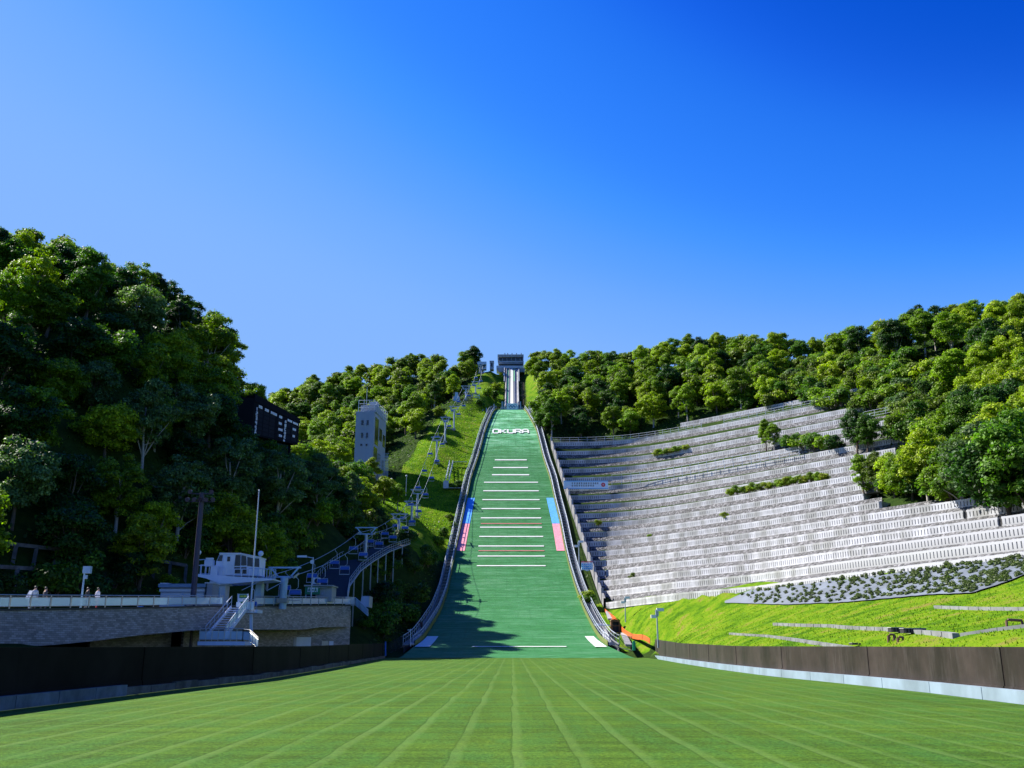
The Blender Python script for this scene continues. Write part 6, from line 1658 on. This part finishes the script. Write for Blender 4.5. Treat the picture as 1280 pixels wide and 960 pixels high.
for i, (new, q) in enumerate(vis[275:]):
    me_ = far_mesh[i % 3]; co = np.empty(len(me_.vertices) * 3); me_.vertices.foreach_get('co', co); co = co.reshape(-1, 3) * q[2]
    a_ = random.uniform(0, 6.28); co = np.c_[co[:, 0] * math.cos(a_) - co[:, 1] * math.sin(a_) + q[0], co[:, 0] * math.sin(a_) + co[:, 1] * math.cos(a_) + q[1], co[:, 2] + G1(q[0], q[1]) + .8]
    FV[i % 3].append(co)
allv = [v for w in FV for v in w]
if allv:
    V_ = np.concatenate(allv); n4_ = len(V_) // 4; me = bpy.data.meshes.new('far_trees'); me.vertices.add(len(V_)); me.vertices.foreach_set('co', V_.ravel()); me.loops.add(len(V_)); me.loops.foreach_set('vertex_index', np.arange(len(V_), dtype=np.int32))
    me.polygons.add(n4_); me.polygons.foreach_set('loop_start', np.arange(0, len(V_), 4, dtype=np.int32)); me.polygons.foreach_set('loop_total', np.full(n4_, 4, dtype=np.int32)); me.update(calc_edges=True); me.materials.append(leaf_mat)
    o = put('far_trees', me); o.color = (.12, .17, .01, 1); tag(o, 'remaining tree crowns that close up the forest between the nearer trees', kind='stuff')
print('forest', len(vis) - 275, n1, n2, n3, 'visible', len(vis))
CAND_DONE = True
NC = len(CAND)
# low bushes on the cleared upper right bank, along the terrace top and spots of the terraces
BUSHR = [(860, 524), (905, 508), (985, 470), (1040, 452), (1110, 440), (1190, 470), (1210, 545), (1130, 560), (1100, 520), (1056, 512), (905, 513)]
n4 = scatter(BUSHR, 4.0, [0, 1, 2], ['olive', 'bright green', 'yellow-green', 'bright green', 'mid-green', 'grey-green', 'olive'], 'bushes on the cleared bank above the terraces', (1.2, 2.1), (20, 120, 120, 300), None, cat='bush', name='bush', bush=True)
def spot(px, py, sc, kind, tone, label, bush=False, Y0=60, Y1=330, zo=0, **kw):
    p = None
    for Y in np.arange(Y0, Y1, 1.0):
        q = at(px, py, Y)
        if q.z < G1(q.x, q.y) + 1.2: p = q; break
    if p is None: return
    return place_tree(p.x, p.y, sc, kind, tone, kw.pop('group', 'plants growing on the terraces'), label=label, bush=bush, zoff=zo + 1.0, **kw)
spot(958, 561, .72, 5, 'bright green', 'small loose tree standing alone on the upper terraces')
spot(968, 562, .6, 2, 'bright green', 'thin sapling right beside the lone terrace tree')
spot(1072, 562, 1.0, 4, 'dark green', 'round dark green tree at the top right of the terraces'); spot(1085, 562, .85, 4, 'mid-green', 'smaller round tree merged into the round dark one')
for k, (px, py, tn, lb_) in enumerate(((988, 560, 'mid-green', 'leftmost low bush in the row behind the terrace railing'), (1003, 560, 'bright green', 'second low bush in the row behind the terrace railing'), (1018, 560, 'mid-green', 'third low bush in the row behind the terrace railing'), (1032, 561, 'bright green', 'rightmost low bush in the row behind the terrace railing'), (1045, 563, 'dark green', 'dark bush just left of the round tree'))):
    spot(px, py, 1.5, k, tn, lb_, True, cat='bush', name='bush')
for k, (px, py, sc, kd, tn, lb_) in enumerate(((1080, 612, .62, 5, 'bright green', 'loose young tree at the left tip of the tree belt on the terraces'), (1097, 612, .55, 2, 'olive', 'thin yellowish sapling beside the loose young tree'), (1118, 615, .62, 0, 'yellow-green', 'low yellow-green tree in the belt above the white blocks'),
        (1140, 616, .7, 1, 'bright green', 'bright green tree in the middle of the terrace tree belt'), (1160, 620, .75, 3, 'yellow-green', 'lime tree in the terrace tree belt above the slotted wall'), (1185, 624, .8, 0, 'bright green', 'bright tree near the right end of the slotted wall'),
        (1205, 628, .9, 6, 'mid-green', 'mid-green tree overhanging the end of the slotted wall'), (1232, 636, 1.0, 3, 'grey-green', 'grey-green tree whose skirt hangs over the white blocks'), (1262, 640, 1.1, 1, 'dark green', 'big dark tree at the right frame edge above the blocks'), (1290, 640, 1.1, 0, 'mid-green', 'large tree cut by the right frame edge'))):
    spot(px, py, sc * 1.3, kd, tn, lb_, zo=-1.6)
for (px, py, sc, tn, lb_) in ((1120, 545, 1.8, 'olive', 'brownish hedge bush right of the round tree'), (1140, 550, 1.8, 'mid-green', 'bushy shrub below the white guard rail'), (1160, 556, 1.9, 'bright green', 'leafy shrub at the back of the terrace tree belt'), (1150, 575, 1.8, 'bright green', 'shrub inside the terrace tree belt'), (1180, 585, 2.0, 'grey-green', 'silvery shrub behind the lime tree'), (1112, 612, 1.5, 'mid-green', 'low shrub under the left tip of the terrace tree belt'), (1132, 615, 1.6, 'bright green', 'low shrub under the bright green belt tree'), (1152, 618, 1.6, 'dark green', 'dark low shrub above the slotted wall'), (1172, 621, 1.7, 'mid-green', 'low shrub filling the belt above the slotted wall'), (1192, 625, 1.7, 'bright green', 'low bright shrub near the end of the slotted wall'), (1100, 606, 1.4, 'olive', 'olive shrub at the foot of the loose young tree'),
        (735, 752, .9, 'golden-green', 'golden shrub at the lowest left corner of the terraces'), (737, 754, .8, 'mid-green', 'dark little shrub at the foot of the terraces'), (789, 725, .55, 'olive', 'little olive weed clump on the lower terraces'),
        (748, 658, .55, 'golden-green', 'yellow weed clump in the shaded end of the terraces'), (905, 648, .6, 'golden-green', 'yellow-green weed clump in the middle of the terraces'), (812, 672, .35, 'bright green', 'tiny weed on a middle terrace')):
    spot(px, py, sc, random.randrange(3), tn, lb_, True, cat='bush', name='bush')
# hedge strips on the terraces
for (px0, px1, py0, py1, n_, nm) in ((914, 1030, 619, 600, 16, 'long lime hedge strip on the middle terrace'), (822, 858, 570, 563, 7, 'short lime hedge strip on the upper terrace')):
    for k in range(n_):
        f = k / (n_ - 1); spot(px0 + (px1 - px0) * f, py0 + (py1 - py0) * f, .75, k, 'bright green' if k % 3 else 'golden-green', '%s bush of the %s' % (('leftmost', 'rightmost')[int(k > 0)], nm) if k in (0, n_ - 1) else 'inner bush of the ' + nm, True, group='bushes of the ' + nm, cat='bush', name='bush')
# bright and special trees on the left
for (px, py, Y, sc, kd, tn, lb_) in ((462, 620, 205, .95, 5, 'golden-green', 'golden sunlit tree in front of the judges tower'), (480, 625, 208, .8, 4, 'yellow-green', 'yellow-green bush tree at the right foot of the judges tower'), (497, 628, 206, .6, 2, 'bright green', 'slim bright tree beside the shaded grass hollow'),
        (440, 640, 196, 1.0, 1, 'mid-green', 'rounded tree below the judges tower, left side'), (420, 575, 226, 1.0, 0, 'yellow-green', 'bright yellow-green tree left of the judges tower'), (400, 570, 222, 1.0, 1, 'yellow-green', 'bright rounded tree right of the scoreboard'),
        (575, 478, 316, .45, 0, 'bright green', 'small pale round tree lit in front of the dark summit trees'), (548, 520, 285, .55, 4, 'golden-green', 'orange tinged small tree at the head of the grass strip'), (592, 462, 345, 1.25, 2, 'dark green', 'tall dark tree on the skyline left of the summit lift station')):
    p = at(px, py, Y); place_tree(p.x, p.y, sc, kd, tn, 'single trees by the lift line', label=lb_)
for (px, py, Y, sc, tn, lb_) in ((568, 645, 214, .8, 'bright green', 'leafy shrub against the left walkway beside the blue band'), (555, 655, 210, .9, 'mid-green', 'shrub in the sunlit grass left of the pink band'), (562, 632, 218, .8, 'olive', 'olive shrub beside the left walkway'), (571, 600, 236, 1.1, 'mid-green', 'shrub below the caged metal stair'), (600, 512, 297, 1.2, 'mid-green', 'dark shrub at the top of the grass strip'),
        (548, 676, 203, 1.0, 'bright green', 'shrub where sun and shade meet left of the walkway'), (610, 492, 312, 1.3, 'bright green', 'shrub on the bank left of the inrun'), (620, 478, 325, 1.4, 'yellow-green', 'bright shrub beside the upper inrun'), (618, 492, 316, 1.3, 'mid-green', 'shrub beside the lower inrun'), (664, 500, 305, 1.3, 'yellow-green', 'bright shrub right of the inrun mast'), (672, 520, 290, 1.3, 'yellow-green', 'bright shrub at the head of the right walkway')):
    p = at(px, py, Y); place_tree(p.x, p.y, sc, random.randrange(3), tn, 'shrubs beside the landing hill', label=lb_, bush=True, cat='bush', name='bush')
# shaded undergrowth bank left of the landing hill
n5 = scatter([(455, 700), (520, 672), (556, 690), (552, 740), (530, 780), (490, 800), (450, 800), (440, 760)], 4.2, [0, 1, 2], ['mid-green', 'dark green', 'olive'], 'bushes on the shaded bank left of the landing hill', (.9, 1.6), (-34, -14, 124, 200), lambda x, y: x < PL(y) - 4.5, cat='bush', name='bush', bush=True)
n6 = scatter([(-60, 690), (240, 690), (240, 752), (-60, 752)], 4.0, [0, 1, 2], ['mid-green', 'dark green', 'bright green'], 'bushes at the foot of the left hillside', (1.0, 1.9), (-75, -38, 74, 125), lambda x, y: x < -.53 * y + 2 or y > 84, cat='bush', name='bush', bush=True)
n7 = scatter([(330, 570), (440, 590), (505, 650), (500, 680), (440, 690), (400, 715), (375, 740), (330, 735)], 3.8, [0, 1, 2], ['mid-green', 'dark green', 'bright green', 'olive'], 'bushes filling the shaded slope above the ramp', (1.1, 2.0), (-48, -20, 112, 200), lambda x, y: x < np.interp(y, [115, 126, 146, 176, 200], [-31.5, -29.5, -28.5, -26.5, -26]), cat='bush', name='bush', bush=True)
for q in CAND[NC:]: place_tree(*q[:6], **q[6])
print('bushes', n7, n4, n5, n6, 'total', tree_count)
# labels: by tone, size and nearest landmark in the picture
ordn = ['', 'second ', 'third ', 'fourth ', 'fifth ', 'sixth ', 'seventh ', 'eighth ', 'ninth ']
grp = defaultdict(list)
for t_ in TREES:
    if t_['_fix']: t_['label'] = t_['_fix']; continue
    px, py = t_['_px'], t_['_py']; nm, lx, ly = min(LANDMARKS, key=lambda q: math.hypot(q[1] - px, q[2] - py)); dx, dy = px - lx, py - ly; d = math.hypot(dx, dy)
    if abs(dx) > 2 * abs(dy): dr = 'left of' if dx < 0 else 'right of'
    elif abs(dy) > 2 * abs(dx): dr = 'above' if dy < 0 else 'below'
    else: dr = ('above and ' if dy < 0 else 'below and ') + ('left of' if dx < 0 else 'right of')
    far = 'close ' if d < 70 else ('well ' if d < 170 else 'far ')
    kindw = 'bush' if t_['category'] == 'bush' else 'tree'
    grp[(t_['_tone'], kindw, far + dr, nm)].append(t_)
for key, lst in grp.items():
    lst.sort(key=lambda q: q['_px'])
    tone, kw_, dr, nm = key
    n_ = len(lst)
    for i, t_ in enumerate(lst):
        if n_ == 1: pre = 'the only '
        elif n_ <= 3: pre = ('leftmost ', 'rightmost ')[i] if n_ == 2 else ('leftmost ', 'middle ', 'rightmost ')[i]
        elif i == 0: pre = 'leftmost '
        elif i == n_ - 1: pre = 'rightmost '
        else: pre = ''
        if pre == 'the only ': pre = ''
        t_['label'] = (pre + tone + ' ' + kw_ + ' ' + dr + ' ' + nm) if pre or n_ == 1 else ('inner ' + tone + ' ' + kw_ + ' ' + dr + ' ' + nm)
        if not pre and n_ > 1: t_['group'] = t_['label'] + ', alike'
for t_ in TREES:
    for k_ in ('_px', '_py', '_tone', '_fix'): del t_[k_]

# ------------------------------------------------------------------ long grass on the mown slopes
r_ = np.random.default_rng(11)
def blades(px_pts, size, name, colr, label):
    c = np.array(px_pts); m_ = len(c); h_ = size * r_.uniform(.5, 1.5, m_); a_ = r_.uniform(0, 2 * math.pi, m_); w_ = h_ * .35
    dx, dy = np.cos(a_) * w_, np.sin(a_) * w_; tx, ty = r_.normal(size=m_) * h_ * .35, r_.normal(size=m_) * h_ * .35
    V_ = np.stack([c + np.c_[-dx, -dy, 0 * dx], c + np.c_[dx, dy, 0 * dx], c + np.c_[tx, ty, h_]], 1).reshape(-1, 3)
    me = bpy.data.meshes.new(name); me.from_pydata(V_.tolist(), [], np.arange(len(V_)).reshape(-1, 3).tolist()); me.materials.append(leaf_mat); o = put(name, me); o.color = colr; tag(o, label, kind='stuff')
def sample_turf(n_, x0, x1, y0, y1, test):
    X_ = r_.uniform(x0, x1, n_); Y_ = r_.uniform(y0, y1, n_); out = []
    Z_ = np.array([G1(a, b_) for a, b_ in zip(X_, Y_)])
    for x, y, z in zip(X_, Y_, Z_):
        p = proj((x, y, z))
        if test(p, x, y): out.append((x, y, z - .03))
    return out
def t_right(p, x, y): return inpoly(*p, GRASS[0]) and p[0] < 1320 and not inpoly(*p, BED) and y < 150 and x > poly_x(wr_pts, min(y, 118)) + .6 and (p[1] > bottom_edge(p[0]) + 1)
blades(sample_turf(90000, 17, 62, 36, 150, t_right), .10, 'slope_grass', (.125, .205, .007, 1), 'uneven bright grass on the bank behind the sunlit board wall')
blades(sample_turf(60000, -42, -8, 200, 305, lambda p, x, y: inpoly(*p, GRASS[1]) and x < PL(y) - 2.2), .22, 'slope_grass', (.16, .26, .007, 1), 'rough bright grass strip under the chair lift')

# ------------------------------------------------------------------ undergrowth over the wooded ground
r_ = np.random.default_rng(5)
n_ = 150000
X_ = r_.uniform(-110, 125, n_); Y_ = r_.uniform(78, 380, n_)
iy = np.clip(((Y_ + 60) / 2), 0, len(gy) - 1.001); ix = np.clip(((X_ + 200) / 2), 0, len(gx) - 1.001)
a_, b_ = iy.astype(int), ix.astype(int); u, v = iy - a_, ix - b_
Z_ = GZ[a_, b_] * (1 - u) * (1 - v) + GZ[a_ + 1, b_] * u * (1 - v) + GZ[a_, b_ + 1] * (1 - u) * v + GZ[a_ + 1, b_ + 1] * u * v
dep = Y_ * CP + (Z_ - EYE) * SP; PX = 640 + FPX * X_ / dep; PY = 480 - FPX * ((Z_ - EYE) * CP - Y_ * SP) / dep
pl_ = np.interp(Y_, yy, ll) - 3.2; pr_ = np.interp(Y_, yy, rr) + 3.2
keep = ((X_ < pl_) | (X_ > pr_) | (Y_ > 306)) & (PX > -40) & (PX < 1330) & ((np.abs(X_) > 7) | (Y_ > 352))
keep &= ~((Y_ < 116) & (X_ > -38) & (X_ < 40)); keep &= ~((X_ < 0) & (Y_ < 182) & (Y_ > 112) & (X_ > np.interp(Y_, [115, 126, 146, 176, 185], [-36, -33, -33, -28, -28])) & (X_ < np.interp(Y_, [115, 126, 146, 176, 185], [-18, -19, -19.5, -17, -17])))
idx = np.where(keep)[0]; sel = []
STANDP = [(690, 553), (780, 553), (830, 545), (870, 527), (905, 516), (1062, 514), (1062, 560), (1110, 570), (1060, 612), (1150, 620), (1240, 645), (1400, 640), (1400, 830), (742, 830), (742, 752), (728, 700), (700, 600)]
for i in idx:
    p = (PX[i], PY[i])
    if inpoly(*p, STANDP): continue
    if X_[i] > 12 and Y_[i] < 182 and p[1] > 690: continue
    if any(inpoly(*p, g) for g in GRASS[1:]) and r_.random() > .02: continue
    sel.append(i)
sel = np.array(sel); m_ = len(sel)
c = np.c_[X_[sel], Y_[sel], Z_[sel] + r_.uniform(.05, .9, m_) ** 1.5]
nn_ = r_.normal(size=(m_, 3)) * .6 + np.array([0, -.2, .8]); nn_ /= np.linalg.norm(nn_, axis=1)[:, None]
a_ = np.cross(nn_, r_.normal(size=(m_, 3))); a_ /= np.linalg.norm(a_, axis=1)[:, None]; b_ = np.cross(nn_, a_); s_ = (.28 * r_.uniform(.5, 1.5, m_))[:, None]
V_ = np.stack([c - a_ * s_, c + b_ * s_ * .6, c + a_ * s_, c - b_ * s_ * .6], 1).reshape(-1, 3)
me = bpy.data.meshes.new('undergrowth'); me.from_pydata(V_.tolist(), [], np.arange(len(V_)).reshape(-1, 4).tolist()); me.materials.append(leaf_mat)
o = put('undergrowth', me); o.color = (.045, .085, .012, 1); tag(o, 'low leafy undergrowth covering the wooded slopes', kind='stuff')
print('undergrowth', m_)
